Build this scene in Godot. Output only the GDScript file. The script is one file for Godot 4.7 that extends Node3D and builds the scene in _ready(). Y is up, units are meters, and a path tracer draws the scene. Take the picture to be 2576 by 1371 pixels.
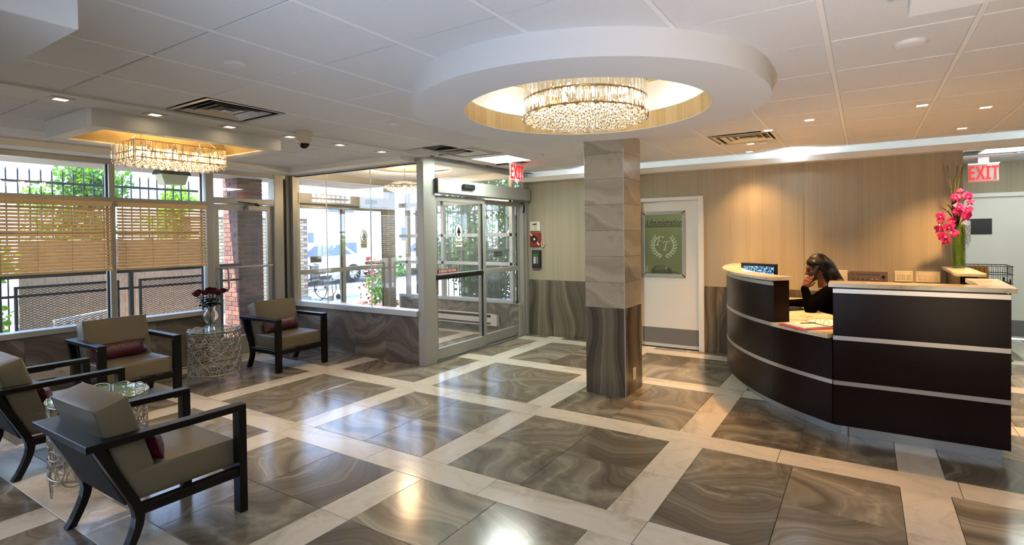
extends Node3D
# y up, metres. Positions below are written (x, y, b) with b the depth into the room: z = -b.

func V(x: float, y: float, b: float) -> Vector3:
	return Vector3(x, y, -b)

# ---------------------------------------------------------------- mesh builder
class MB:
	var st := SurfaceTool.new()
	var n := 0
	var uvs := 1.0          # metres per uv unit
	var uvo := Vector2.ZERO
	var swap := false       # swaps u and v
	func _init(scale := 1.0, off := Vector2.ZERO, sw := false):
		st.begin(Mesh.PRIMITIVE_TRIANGLES)
		uvs = scale; uvo = off; swap = sw
	func buv(p: Vector3, nn: Vector3) -> Vector2:
		var a := nn.abs()
		var q := Vector2(p.x, p.y)
		if a.y >= a.x and a.y >= a.z: q = Vector2(p.x, p.z)
		elif a.x >= a.z: q = Vector2(p.z, p.y)
		if swap: q = Vector2(q.y, q.x)
		return q / uvs + uvo
	func vert(p: Vector3, nn: Vector3, uv: Vector2) -> void:
		st.set_normal(nn); st.set_uv(uv); st.add_vertex(p)
	# triangle given so that (b-a)x(c-a) points out; stored clockwise
	func tri(a: Vector3, b: Vector3, c: Vector3, na = null, nb = null, nc = null) -> void:
		var f := (b - a).cross(c - a)
		if f.length_squared() < 1e-18: return
		f = f.normalized()
		var x: Vector3 = f if na == null else na
		var y: Vector3 = f if nb == null else nb
		var z: Vector3 = f if nc == null else nc
		vert(a, x, buv(a, f)); vert(c, z, buv(c, f)); vert(b, y, buv(b, f))
		n += 1
	func trio(a: Vector3, b: Vector3, c: Vector3, out: Vector3) -> void:
		if (b - a).cross(c - a).dot(out) < 0.0: tri(a, c, b)
		else: tri(a, b, c)
	func quad(a: Vector3, b: Vector3, c: Vector3, d: Vector3, out: Vector3) -> void:
		trio(a, b, c, out); trio(a, c, d, out)
	# chamfered box, centre c, full size s, turned by bs
	func box(c: Vector3, s: Vector3, bev := 0.0, bs := Basis.IDENTITY) -> MB:
		var h := s * 0.5
		var e: float = min(bev, min(h.x, min(h.y, h.z)) * 0.9)
		var vt := {}
		for i in 8:
			var sg := Vector3(1 if i & 1 else -1, 1 if i & 2 else -1, 1 if i & 4 else -1)
			for k in 3:
				var p := h
				for j in 3:
					if j != k: p[j] -= e
				vt[i * 3 + k] = c + bs * (p * sg)
		for k in 3:
			var ka := (k + 1) % 3
			var kb := (k + 2) % 3
			for s2 in 2:
				var ids := []
				for w in [[0, 0], [1, 0], [1, 1], [0, 1]]:
					ids.append((s2 << k) | (w[0] << ka) | (w[1] << kb))
				var o := Vector3.ZERO
				o[k] = 1 if s2 else -1
				quad(vt[ids[0] * 3 + k], vt[ids[1] * 3 + k], vt[ids[2] * 3 + k], vt[ids[3] * 3 + k], bs * o)
		if e > 0.0:
			for k in 3:
				var ka := (k + 1) % 3
				var kb := (k + 2) % 3
				for w in [[0, 0], [1, 0], [1, 1], [0, 1]]:
					var i0: int = (w[0] << ka) | (w[1] << kb)
					var i1: int = i0 | (1 << k)
					var o := Vector3.ZERO
					o[ka] = 1 if w[0] else -1
					o[kb] = 1 if w[1] else -1
					quad(vt[i0 * 3 + ka], vt[i0 * 3 + kb], vt[i1 * 3 + kb], vt[i1 * 3 + ka], bs * o)
			for i in 8:
				var sg := Vector3(1 if i & 1 else -1, 1 if i & 2 else -1, 1 if i & 4 else -1)
				trio(vt[i * 3], vt[i * 3 + 1], vt[i * 3 + 2], bs * sg)
		return self
	# box by corners in (x, y, b)
	func bb(x0: float, x1: float, y0: float, y1: float, b0: float, b1: float, bev := 0.0) -> MB:
		return box(Vector3((x0 + x1) / 2, (y0 + y1) / 2, -(b0 + b1) / 2), Vector3(absf(x1 - x0), absf(y1 - y0), absf(b1 - b0)), bev)
	func beam(a: Vector3, b: Vector3, w: float, t: float, bev := 0.0, up := Vector3.UP) -> MB:
		var d := (b - a).normalized()
		var u := up
		if absf(d.dot(u)) > 0.98: u = Vector3.RIGHT
		var s := d.cross(u).normalized()
		u = s.cross(d)
		return box((a + b) / 2, Vector3((b - a).length(), t, w), bev, Basis(d, u, s))
	# polygon (2d) extruded: origin o, plane axes u v, along w (vector with length)
	func prism(poly: PackedVector2Array, o: Vector3, u: Vector3, v: Vector3, w: Vector3) -> MB:
		var idx := Geometry2D.triangulate_polygon(poly)
		var cen := Vector3.ZERO
		var p := []
		for q in poly:
			p.append(o + u * q.x + v * q.y)
			cen += p[-1]
		cen /= poly.size()
		for i in range(0, idx.size(), 3):
			trio(p[idx[i]], p[idx[i + 1]], p[idx[i + 2]], -w)
			trio(p[idx[i]] + w, p[idx[i + 1]] + w, p[idx[i + 2]] + w, w)
		var cw := Geometry2D.is_polygon_clockwise(poly)
		for i in poly.size():
			var j := (i + 1) % poly.size()
			var d2: Vector2 = poly[j] - poly[i]
			var on := Vector2(d2.y, -d2.x) * (-1.0 if cw else 1.0)
			quad(p[i], p[j], p[j] + w, p[i] + w, u * on.x + v * on.y)
		return self
	# lathe round axis through o; profile [(r, y)...] bottom to top
	func lathe(o: Vector3, prof: Array, seg := 24, ax := Vector3.UP, smooth := true) -> MB:
		var e1 := ax.cross(Vector3.RIGHT if absf(ax.x) < 0.9 else Vector3.BACK).normalized()
		var e2 := ax.cross(e1).normalized()
		for i in prof.size() - 1:
			var a: Vector2 = prof[i]
			var b: Vector2 = prof[i + 1]
			var na := _pn(prof, i, i, smooth)
			var nb := _pn(prof, i + 1, i, smooth)
			for k in seg:
				var t0 := TAU * k / seg
				var t1 := TAU * (k + 1) / seg
				var d0 := e1 * cos(t0) + e2 * sin(t0)
				var d1 := e1 * cos(t1) + e2 * sin(t1)
				var n00 := (d0 * na.x + ax * na.y).normalized()
				var n01 := (d1 * na.x + ax * na.y).normalized()
				var n10 := (d0 * nb.x + ax * nb.y).normalized()
				var n11 := (d1 * nb.x + ax * nb.y).normalized()
				var p00 := o + d0 * a.x + ax * a.y
				var p01 := o + d1 * a.x + ax * a.y
				var p10 := o + d0 * b.x + ax * b.y
				var p11 := o + d1 * b.x + ax * b.y
				_st(p00, p01, p11, n00, n01, n11)
				_st(p00, p11, p10, n00, n11, n10)
		return self
	func _st(a, b, c, na, nb, nc) -> void:
		if (b - a).cross(c - a).dot(na + nb + nc) < 0.0: tri(a, c, b, na, nc, nb)
		else: tri(a, b, c, na, nb, nc)
	func _pn(prof: Array, i: int, s: int, smooth: bool) -> Vector2:
		var out := Vector2.ZERO
		var d0: Vector2 = (prof[s + 1] - prof[s])
		var base := Vector2(d0.y, -d0.x).normalized()
		if not smooth: return base
		for j in [i - 1, i]:
			if j < 0 or j >= prof.size() - 1: continue
			var d: Vector2 = (prof[j + 1] - prof[j])
			var nn := Vector2(d.y, -d.x).normalized()
			if nn.dot(base) > 0.5: out += nn
		return out.normalized() if out.length() > 0.01 else base
	# tube along points; r a float or an array
	func tube(pts: Array, r, seg := 8, closed := false, caps := true) -> MB:
		var m := pts.size()
		var rings := []
		var nrm := []
		var prev := Vector3.ZERO
		for i in m:
			var d: Vector3
			if closed: d = pts[(i + 1) % m] - pts[(i + m - 1) % m]
			else: d = pts[min(i + 1, m - 1)] - pts[max(i - 1, 0)]
			d = d.normalized()
			var u := prev
			if prev == Vector3.ZERO:
				u = Vector3.UP if absf(d.y) < 0.9 else Vector3.RIGHT
			u = (u - d * u.dot(d)).normalized()
			prev = u
			var w := d.cross(u)
			var rr: float = r[i] if r is Array else r
			var ring := []
			var nr := []
			for k in seg:
				var t := TAU * k / seg
				var q := u * cos(t) + w * sin(t)
				ring.append(pts[i] + q * rr)
				nr.append(q)
			rings.append(ring); nrm.append(nr)
		for i in (m if closed else m - 1):
			var j := (i + 1) % m
			for k in seg:
				var l := (k + 1) % seg
				_st(rings[i][k], rings[i][l], rings[j][l], nrm[i][k], nrm[i][l], nrm[j][l])
				_st(rings[i][k], rings[j][l], rings[j][k], nrm[i][k], nrm[j][l], nrm[j][k])
		if caps and not closed:
			for e in [0, m - 1]:
				var o: Vector3 = pts[0] - pts[1] if e == 0 else pts[m - 1] - pts[m - 2]
				for k in range(1, seg - 1): trio(rings[e][0], rings[e][k], rings[e][k + 1], o)
		return self
	# grid surface from a callable (u, v in 0..1) -> Vector3, smooth
	func surf(f: Callable, nu: int, nv: int, flip := false) -> MB:
		var p := []
		for j in nv + 1:
			for i in nu + 1: p.append(f.call(float(i) / nu, float(j) / nv))
		var nn := []
		for j in nv + 1:
			for i in nu + 1:
				var a: Vector3 = p[j * (nu + 1) + min(i + 1, nu)] - p[j * (nu + 1) + max(i - 1, 0)]
				var b: Vector3 = p[min(j + 1, nv) * (nu + 1) + i] - p[max(j - 1, 0) * (nu + 1) + i]
				var q := a.cross(b)
				if q.length_squared() < 1e-16: q = Vector3.UP
				nn.append(q.normalized() * (-1.0 if flip else 1.0))
		for j in nv:
			for i in nu:
				var a := j * (nu + 1) + i
				var b := a + 1
				var c := b + nu + 1
				var d := a + nu + 1
				_st(p[a], p[b], p[c], nn[a], nn[b], nn[c])
				_st(p[a], p[c], p[d], nn[a], nn[c], nn[d])
		return self
	# soft cushion: rounded box with swollen faces
	func cushion(c: Vector3, s: Vector3, rd: float, puff: float, bs := Basis.IDENTITY, nn := 10) -> MB:
		var h := s * 0.5
		for k in 3:
			var ka := (k + 1) % 3
			var kb := (k + 2) % 3
			for sg in [-1.0, 1.0]:
				var f := func(u: float, v: float) -> Vector3:
					var q := Vector3.ZERO
					q[k] = sg
					q[ka] = sin((u - 0.5) * PI * 0.999) * 0.5 + (u - 0.5)
					q[kb] = sin((v - 0.5) * PI * 0.999) * 0.5 + (v - 0.5)
					q[ka] = clampf(q[ka], -1, 1); q[kb] = clampf(q[kb], -1, 1)
					var inner := h - Vector3.ONE * rd
					var p := q * h
					var cl := Vector3(clampf(p.x, -inner.x, inner.x), clampf(p.y, -inner.y, inner.y), clampf(p.z, -inner.z, inner.z))
					var d := p - cl
					if d.length() > 1e-6: p = cl + d.normalized() * rd
					var sw := (1.0 - q[ka] * q[ka]) * (1.0 - q[kb] * q[kb])
					p[k] += sg * puff * sw
					return c + bs * p
				surf(f, nn, nn, sg < 0.0)
		return self
	func ball(c: Vector3, r: Vector3, nu := 12, nv := 8) -> MB:
		var f := func(u: float, v: float) -> Vector3:
			var a := u * TAU
			var b := (v - 0.5) * PI
			return c + Vector3(cos(a) * cos(b) * r.x, sin(b) * r.y, -sin(a) * cos(b) * r.z)
		return surf(f, nu, nv)
	func mesh() -> ArrayMesh:
		return st.commit()

# ---------------------------------------------------------------- naming
var used := {}
func numbered(s: String) -> String:
	var k: int = used.get(s, -1) + 1
	used[s] = k
	return s if k == 0 else "%s_%03d" % [s, k]
func obj(called: String, m, mat: Material, parent: Node = self, at := Vector3.ZERO) -> MeshInstance3D:
	var o := MeshInstance3D.new()
	o.mesh = m.mesh() if m is MB else m
	o.material_override = mat
	o.name = numbered(called) if parent == self else called
	o.position = at
	if parent != self:
		var key := str(parent.get_instance_id()) + called
		var k: int = used.get(key, -1) + 1
		used[key] = k
		if k > 0: o.name = "%s_%03d" % [called, k]
	parent.add_child(o, true)
	return o
func tag(o: Node3D, label: String, cat: String, group := "") -> Node3D:
	o.set_meta("label", label); o.set_meta("category", cat)
	if group != "": o.set_meta("group", group)
	return o
func thing(called: String, label: String, cat: String, at := Vector3.ZERO, turn := 0.0, group := "") -> Node3D:
	var o := Node3D.new()
	o.name = numbered(called); add_child(o, true)
	o.position = at; o.rotation.y = turn
	tag(o, label, cat, group)
	return o
func struct(called: String, m, mat: Material) -> MeshInstance3D:
	var o := obj(called, m, mat)
	o.set_meta("kind", "structure")
	return o
func sroot(called: String) -> Node3D:
	var o := Node3D.new()
	o.name = numbered(called); add_child(o, true); o.set_meta("kind", "structure")
	return o
func stuff(o: Node) -> Node:
	o.set_meta("kind", "stuff"); return o
func dup(o: Node3D, at: Vector3, turn: float, label := "", group := "") -> Node3D:
	var r = o.duplicate()
	r.name = numbered(String(o.name).rstrip("0123456789").rstrip("_"))
	add_child(r, true); r.position = at; r.rotation.y = turn
	if label != "": r.set_meta("label", label)
	if group != "": r.set_meta("group", group)
	return r
func words(s: String, h: float, depth: float, mat: Material, parent: Node, xf: Transform3D, called := "lettering", serif := false, italic := false, widen := 1.0) -> MeshInstance3D:
	var t := TextMesh.new()
	var f := SystemFont.new()
	f.font_names = PackedStringArray(["Droid Serif" if serif else "Droid Sans"])
	f.font_italic = italic
	f.font_weight = 400 if serif else 700
	t.font = f; t.text = s; t.font_size = 64; t.pixel_size = h / 46.0; t.depth = depth; t.curve_step = 2.0
	var o := obj(called, t, mat, parent)
	o.transform = xf * Transform3D(Basis.from_scale(Vector3(widen, 1, 1)), Vector3.ZERO)
	return o
func lamp_omni(n: String, at: Vector3, c: Color, e: float, size := 0.05, parent: Node = self) -> OmniLight3D:
	var l := OmniLight3D.new()
	l.name = n if parent != self else numbered(n)
	l.light_color = c; l.light_energy = e; l.light_size = size; l.omni_range = 20.0; l.omni_attenuation = 2.0; l.shadow_enabled = true
	parent.add_child(l, true); l.position = at
	return l
func lamp_spot(n: String, at: Vector3, dir: Vector3, c: Color, e: float, ang: float, size := 0.04, parent: Node = self) -> SpotLight3D:
	var l := SpotLight3D.new()
	l.name = n
	l.light_color = c; l.light_energy = e; l.light_size = size; l.spot_range = 20.0; l.spot_angle = ang; l.spot_attenuation = 2.0; l.spot_angle_attenuation = 0.9; l.shadow_enabled = true
	parent.add_child(l, true); l.position = at
	l.basis = Basis.looking_at(dir, Vector3.RIGHT if absf(dir.y) > 0.9 else Vector3.UP)
	return l
func lamp_area(n: String, at: Vector3, dir: Vector3, sz: Vector2, c: Color, e: float, parent: Node = self) -> AreaLight3D:
	var l := AreaLight3D.new()
	l.name = n
	l.light_color = c; l.light_energy = e; l.area_size = sz; l.area_range = 20.0; l.shadow_enabled = true
	parent.add_child(l, true); l.position = at
	l.basis = Basis.looking_at(dir, Vector3.RIGHT if absf(dir.y) > 0.9 else Vector3.UP)
	return l

# ---------------------------------------------------------------- materials
var M := {}
func mat(name: String, c: Color, rough := 0.6, metal := 0.0, spec := 0.5) -> StandardMaterial3D:
	var m := StandardMaterial3D.new()
	m.resource_name = name
	m.albedo_color = c; m.roughness = rough; m.metallic = metal; m.metallic_specular = spec
	M[name] = m
	return m
func glow(name: String, c: Color, e: float) -> StandardMaterial3D:
	var m := mat(name, Color(0.9, 0.9, 0.9), 0.6)
	m.emission_enabled = true; m.emission = c; m.emission_energy_multiplier = e
	return m
func pane(name: String, tint: Color, a: float) -> StandardMaterial3D:
	var m := mat(name, Color(tint.r, tint.g, tint.b, a), 0.02)
	m.transparency = BaseMaterial3D.TRANSPARENCY_ALPHA
	return m
func noise(sd: int, fr: float, oct := 3, type := FastNoiseLite.TYPE_SIMPLEX_SMOOTH) -> FastNoiseLite:
	var f := FastNoiseLite.new()
	f.seed = sd; f.frequency = fr; f.noise_type = type; f.fractal_octaves = oct
	return f
# agate-like flowing bands: dir turns the bands, wild bends them
func stone_tex(sd: int, w: int, h: int, dir: float, wild: float, fq: float, lo: Color, mid: Color, hi: Color, cloudy: float) -> ImageTexture:
	var im := Image.create(w, h, false, Image.FORMAT_RGB8)
	var a := noise(sd, 0.0017, 1)
	var b := noise(sd + 7, 0.0045, 2)
	var c := noise(sd + 13, 0.03, 4)
	var cl := noise(sd + 21, 0.003, 2)
	var tone := noise(sd + 29, 1.0, 2)
	var line := noise(sd + 33, 1.0, 3)
	var dx := cos(dir); var dy := sin(dir)
	for y in h:
		for x in w:
			var t := (x * dx + y * dy) / 512.0 + wild * a.get_noise_2d(x, y) + wild * 0.16 * b.get_noise_2d(x, y)
			t += 0.004 * c.get_noise_2d(x, y)
			var k: float = smoothstep(-0.05, 0.4, cl.get_noise_2d(x, y) + cloudy)
			var v := 0.48 + 0.55 * tone.get_noise_1d(t * fq)
			var ln := line.get_noise_1d(t * fq * 5.0)
			v += ln * 0.30 * (1.0 - 0.85 * k)
			v += smoothstep(0.25, 0.5, line.get_noise_1d(t * fq * 2.5 + 90.0)) * 0.22 * (1.0 - 0.7 * k)
			v += 0.34 * k * c.get_noise_2d(x * 0.5, y * 0.5) + 0.04 * c.get_noise_2d(x * 3.0, y * 3.0)
			v = clampf(v, 0.0, 1.0)
			im.set_pixel(x, y, lo.lerp(mid, v * 2.0) if v < 0.5 else mid.lerp(hi, v * 2.0 - 1.0))
	return ImageTexture.create_from_image(im)
func stripes_tex(sd: int, w: int, h: int, a: Color, b: Color) -> ImageTexture:
	var im := Image.create(w, h, false, Image.FORMAT_RGB8)
	var f := noise(sd, 0.02, 5)
	var g := noise(sd + 5, 0.35, 2)
	var j := noise(sd + 9, 0.012, 2)
	for x in w:
		var s := clampf(0.5 + 0.55 * f.get_noise_1d(x) + 0.45 * g.get_noise_1d(x), 0, 1)
		for y in h:
			var v := clampf(s + 0.18 * j.get_noise_2d(x * 14.0, y), 0, 1)
			im.set_pixel(x, y, a.lerp(b, v))
	return ImageTexture.create_from_image(im)
func grain_tex(sd: int, w: int, h: int, a: Color, b: Color, sx: float, sy: float) -> ImageTexture:
	var im := Image.create(w, h, false, Image.FORMAT_RGB8)
	var f := noise(sd, 1.0, 4)
	for y in h:
		for x in w:
			var v := clampf(0.5 + 0.8 * f.get_noise_2d(x * sx, y * sy), 0, 1)
			im.set_pixel(x, y, a.lerp(b, v))
	return ImageTexture.create_from_image(im)
func nz(sd: int, fr: float, normal := false, strength := 4.0) -> NoiseTexture2D:
	var t := NoiseTexture2D.new()
	t.width = 256; t.height = 256; t.seamless = true; t.as_normal_map = normal; t.bump_strength = strength
	t.noise = noise(sd, fr, 3)
	return t
func tex(m: StandardMaterial3D, t: Texture2D, scale := 1.0) -> StandardMaterial3D:
	m.albedo_texture = t; m.albedo_color = Color.WHITE; m.uv1_scale = Vector3(scale, scale, scale)
	return m
func tri_tex(m: StandardMaterial3D, t: Texture2D, s: Vector3) -> StandardMaterial3D:
	m.albedo_texture = t; m.albedo_color = Color.WHITE
	m.uv1_triplanar = true; m.uv1_world_triplanar = true; m.uv1_scale = s
	return m
func make_materials() -> void:
	for i in 6:
		var g: float = [1.0, 0.90, 1.08, 0.95, 1.03, 0.86][i]
		var lo := Color(0.39 * g, 0.355 * g, 0.30 * g); var md := Color(0.50 * g, 0.465 * g, 0.40 * g); var hi := Color(0.66 * g, 0.625 * g, 0.55 * g)
		tex(mat("dark_stone_%d" % i, Color.WHITE, 0.17, 0.0, 0.5), stone_tex(11 + i * 17, 400, 400, [0.5, 2.2, 1.2, -0.4, 0.9, 1.8][i], [0.42, 0.50, 0.22, 0.60, 0.34, 0.28][i], [3.0, 2.6, 3.4, 2.4, 2.8, 3.2][i], lo, md, hi, [-0.3, 0.0, -0.35, 0.12, -0.1, -0.3][i]))
	for i in 2:
		tex(mat("light_stone_%d" % i, Color.WHITE, 0.17, 0.0, 0.5), stone_tex(211 + i * 9, 640, 192, 1.35, 0.25, 1.5, Color(0.70, 0.655, 0.57), Color(0.83, 0.80, 0.74), Color(0.86, 0.84, 0.79), 0.0))
	for i in 3:
		tex(mat("wall_stone_%d" % i, Color.WHITE, 0.25, 0.0, 0.5), stone_tex(311 + i * 11, 320, 480, [0.0, 0.08, -0.06][i], 0.12, 3.4, Color(0.27, 0.24, 0.195), Color(0.395, 0.36, 0.30), Color(0.53, 0.495, 0.42), -0.5))
		tex(mat("wave_stone_%d" % i, Color.WHITE, 0.28, 0.0, 0.5), stone_tex(411 + i * 11, 400, 400, PI / 2 + [0.2, -0.15, 0.1][i], [0.25, 0.4, 0.32][i], 2.6, Color(0.33, 0.30, 0.27), Color(0.46, 0.435, 0.405), Color(0.60, 0.58, 0.545), -0.3))
		tex(mat("beige_stone_%d" % i, Color.WHITE, 0.2, 0.0, 0.5), stone_tex(511 + i * 11, 400, 256, [1.2, 1.45, 1.8][i], [0.35, 0.2, 0.4][i], 1.5, Color(0.58, 0.54, 0.465), Color(0.69, 0.65, 0.57), Color(0.75, 0.71, 0.63), -0.15))
	tex(mat("wallpaper", Color.WHITE, 0.75, 0.0, 0.3), stripes_tex(5, 512, 128, Color(0.595, 0.555, 0.475), Color(0.66, 0.62, 0.535)), 0.55)
	tri_tex(mat("counter_marble", Color.WHITE, 0.15, 0.0, 0.5), stone_tex(71, 400, 400, 0.7, 0.9, 3.0, Color(0.66, 0.58, 0.44), Color(0.84, 0.79, 0.68), Color(0.88, 0.85, 0.77), 0.15), Vector3(1.4, 1.4, 1.4))
	tri_tex(mat("espresso", Color.WHITE, 0.30, 0.0, 0.25), grain_tex(81, 256, 256, Color(0.085, 0.046, 0.034), Color(0.14, 0.088, 0.066), 0.02, 0.6), Vector3(2.0, 2.0, 2.0))
	tri_tex(mat("chair_wood", Color.WHITE, 0.33, 0.0, 0.35), grain_tex(83, 256, 256, Color(0.04, 0.032, 0.026), Color(0.07, 0.057, 0.047), 0.5, 0.02), Vector3(2.0, 2.0, 2.0))
	tri_tex(mat("blind_wood", Color.WHITE, 0.5, 0.0, 0.4), grain_tex(85, 256, 256, Color(0.91, 0.76, 0.54), Color(0.96, 0.84, 0.64), 0.02, 0.4), Vector3(1, 3, 1))
	M.blind_wood.backlight_enabled = true; M.blind_wood.backlight = Color(0.30, 0.28, 0.24)
	tri_tex(mat("fence_wood", Color.WHITE, 0.85, 0.0, 0.3), grain_tex(87, 256, 256, Color(0.62, 0.52, 0.42), Color(0.82, 0.74, 0.64), 0.3, 0.02), Vector3(1.5, 1.5, 1.5))
	mat("leather", Color(0.40, 0.365, 0.28), 0.42, 0.0, 0.5)
	M.leather.normal_enabled = true; M.leather.normal_texture = nz(91, 0.05, true, 3.0); M.leather.normal_scale = 0.25
	M.leather.uv1_triplanar = true; M.leather.uv1_scale = Vector3(6, 6, 6)
	mat("seat_back", Color(0.13, 0.10, 0.075), 0.8)
	mat("burgundy", Color(0.27, 0.015, 0.11), 0.25, 0.0, 0.6)
	var cell := NoiseTexture2D.new()
	cell.width = 256; cell.height = 256; cell.seamless = true; cell.as_normal_map = true; cell.bump_strength = 8.0
	var cn := noise(93, 0.05, 1, FastNoiseLite.TYPE_CELLULAR); cn.cellular_return_type = FastNoiseLite.RETURN_DISTANCE2_SUB
	cell.noise = cn
	M.burgundy.normal_enabled = true; M.burgundy.normal_texture = cell; M.burgundy.normal_scale = 0.6
	M.burgundy.uv1_triplanar = true; M.burgundy.uv1_scale = Vector3(7, 7, 7)
	mat("aluminium", Color(0.66, 0.655, 0.625), 0.42, 0.3)
	mat("alu_bright", Color(0.80, 0.80, 0.78), 0.35, 0.5)
	mat("brushed", Color(0.72, 0.71, 0.69), 0.36, 0.85)
	mat("silver", Color(0.70, 0.665, 0.60), 0.28, 0.9)
	mat("chrome", Color(0.82, 0.82, 0.82), 0.08, 1.0)
	mat("gold", Color(0.75, 0.58, 0.30), 0.25, 0.9)
	mat("gasket", Color(0.02, 0.02, 0.02), 0.6)
	mat("black", Color(0.025, 0.024, 0.024), 0.4)
	mat("white_paint", Color(0.85, 0.84, 0.81), 0.5)
	mat("ceiling_paint", Color(0.86, 0.86, 0.85), 0.9, 0.0, 0.2)
	mat("drywall", Color(0.86, 0.86, 0.85), 0.85, 0.0, 0.2)
	mat("ceiling_tile", Color(0.85, 0.85, 0.845), 0.95, 0.0, 0.15)
	M.ceiling_tile.normal_enabled = true; M.ceiling_tile.normal_texture = nz(95, 0.12, true, 6.0); M.ceiling_tile.normal_scale = 0.3
	M.ceiling_tile.uv1_triplanar = true; M.ceiling_tile.uv1_scale = Vector3(4, 4, 4)
	mat("tee", Color(0.90, 0.90, 0.89), 0.6)
	mat("tee_gap", Color(0.42, 0.415, 0.40), 0.9)
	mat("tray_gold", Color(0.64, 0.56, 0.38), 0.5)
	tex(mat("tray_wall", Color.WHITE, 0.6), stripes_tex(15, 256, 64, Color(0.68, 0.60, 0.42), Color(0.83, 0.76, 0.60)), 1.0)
	mat("plaster", Color(0.66, 0.64, 0.60), 0.9)
	mat("grout", Color(0.24, 0.215, 0.18), 0.8)
	mat("kickplate", Color(0.45, 0.44, 0.43), 0.45, 0.15)
	mat("office_wall", Color(0.60, 0.60, 0.45), 0.9)
	mat("green_vinyl", Color(0.03, 0.10, 0.04), 0.5)
	mat("frost_vinyl", Color(0.66, 0.72, 0.60), 0.8)
	mat("red_sign", Color(0.62, 0.03, 0.05), 0.4)
	mat("sticker_white", Color(0.86, 0.88, 0.82), 0.6)
	mat("sticker_grey", Color(0.45, 0.46, 0.42), 0.6)
	mat("sticker_green", Color(0.02, 0.30, 0.16), 0.5)
	mat("cream_plastic", Color(0.83, 0.79, 0.66), 0.45)
	mat("ivory_plastic", Color(0.86, 0.80, 0.69), 0.4)
	mat("red_plastic", Color(0.62, 0.07, 0.035), 0.4)
	mat("dark_plastic", Color(0.10, 0.105, 0.105), 0.45)
	mat("grey_plastic", Color(0.42, 0.36, 0.33), 0.4)
	glow("lcd", Color(0.16, 0.42, 0.04), 0.25); M.lcd.albedo_color = Color(0.1, 0.25, 0.03)
	pane("glass", Color(0.80, 0.86, 0.83), 0.05)
	pane("tinted_glass", Color(0.45, 0.50, 0.36), 0.30)
	pane("table_glass", Color(0.60, 0.80, 0.72), 0.10)
	mat("glass_edge", Color(0.04, 0.36, 0.26), 0.1, 0.0, 0.6)
	var cr := mat("crystal", Color(1, 1, 1, 0.03), 0.01)
	cr.refraction_enabled = true; cr.refraction_scale = 0.05
	pane("crystal_thin", Color(1, 0.97, 0.90), 0.16)
	var vg := mat("vase_glass", Color(1, 1, 1, 0.02), 0.01)
	vg.refraction_enabled = true; vg.refraction_scale = 0.045
	pane("green_glass", Color(0.35, 0.50, 0.06), 0.35)
	glow("bulb_warm", Color(1.0, 0.92, 0.77), 8.0)
	glow("led_white", Color(0.86, 0.94, 1.0), 2.2)
	glow("down_glow", Color(1.0, 0.88, 0.70), 5.0)
	glow("panel_glow", Color(0.96, 1.0, 0.97), 2.0)
	glow("exit_red", Color(1.0, 0.02, 0.02), 0.6); M.exit_red.albedo_color = Color(0.6, 0.0, 0.0)
	pane("exit_plate", Color(0.80, 0.72, 0.70), 0.18)
	mat("stem_green", Color(0.12, 0.22, 0.06), 0.6)
	mat("leaf_dark", Color(0.03, 0.085, 0.03), 0.45)
	mat("rose_red", Color(0.32, 0.004, 0.012), 0.6)
	mat("orchid_pink", Color(0.74, 0.045, 0.40), 0.5)
	M.orchid_pink.backlight_enabled = true; M.orchid_pink.backlight = Color(0.4, 0.02, 0.15)
	mat("orchid_heart", Color(0.85, 0.45, 0.25), 0.5)
	mat("moss", Color(0.30, 0.40, 0.03), 0.8)
	mat("root", Color(0.30, 0.28, 0.12), 0.8)
	mat("bamboo", Color(0.24, 0.26, 0.08), 0.6)
	mat("skin", Color(0.36, 0.18, 0.09), 0.5)
	M.skin.subsurf_scatter_enabled = true; M.skin.subsurf_scatter_strength = 0.1
	mat("hair", Color(0.016, 0.011, 0.009), 0.42, 0.0, 0.3)
	mat("cardigan", Color(0.02, 0.018, 0.018), 0.95, 0.0, 0.08)
	mat("trousers", Color(0.02, 0.02, 0.025), 0.85)
	mat("pearl", Color(0.85, 0.80, 0.68), 0.25)
	mat("paper", Color(0.88, 0.85, 0.83), 0.8)
	mat("binder_red", Color(0.75, 0.05, 0.05), 0.45)
	mat("cardboard", Color(0.52, 0.38, 0.22), 0.85)
	mat("steel_dark", Color(0.045, 0.055, 0.065), 0.55, 0.2)
	mat("brick_dark", Color(0.37, 0.255, 0.235), 0.85)
	mat("brick_mid", Color(0.42, 0.30, 0.275), 0.85)
	mat("brick_deep", Color(0.32, 0.225, 0.215), 0.85)
	mat("mortar", Color(0.50, 0.44, 0.42), 0.9)
	mat("stucco", Color(0.62, 0.58, 0.54), 0.95)
	mat("concrete", Color(0.66, 0.65, 0.62), 0.9)
	mat("asphalt", Color(0.30, 0.30, 0.31), 0.9)
	mat("paver_red", Color(0.50, 0.33, 0.29), 0.85)
	mat("street_white", Color(0.86, 0.86, 0.85), 0.9)
	mat("street_window", Color(0.35, 0.42, 0.48), 0.2)
	mat("tan_brick", Color(0.68, 0.60, 0.46), 0.9)
	mat("tan_brick_light", Color(0.75, 0.67, 0.53), 0.9)
	mat("car_silver", Color(0.72, 0.74, 0.76), 0.25, 0.5)
	mat("car_white", Color(0.80, 0.82, 0.84), 0.25, 0.2)
	mat("tyre", Color(0.03, 0.03, 0.032), 0.8)
	mat("tail_red", Color(0.7, 0.04, 0.03), 0.3)
	mat("bronze", Color(0.09, 0.08, 0.07), 0.5)
	mat("lens", Color(0.80, 0.82, 0.68), 0.5)
	M.lens.backlight_enabled = true; M.lens.backlight = Color(0.6, 0.62, 0.5)
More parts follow.
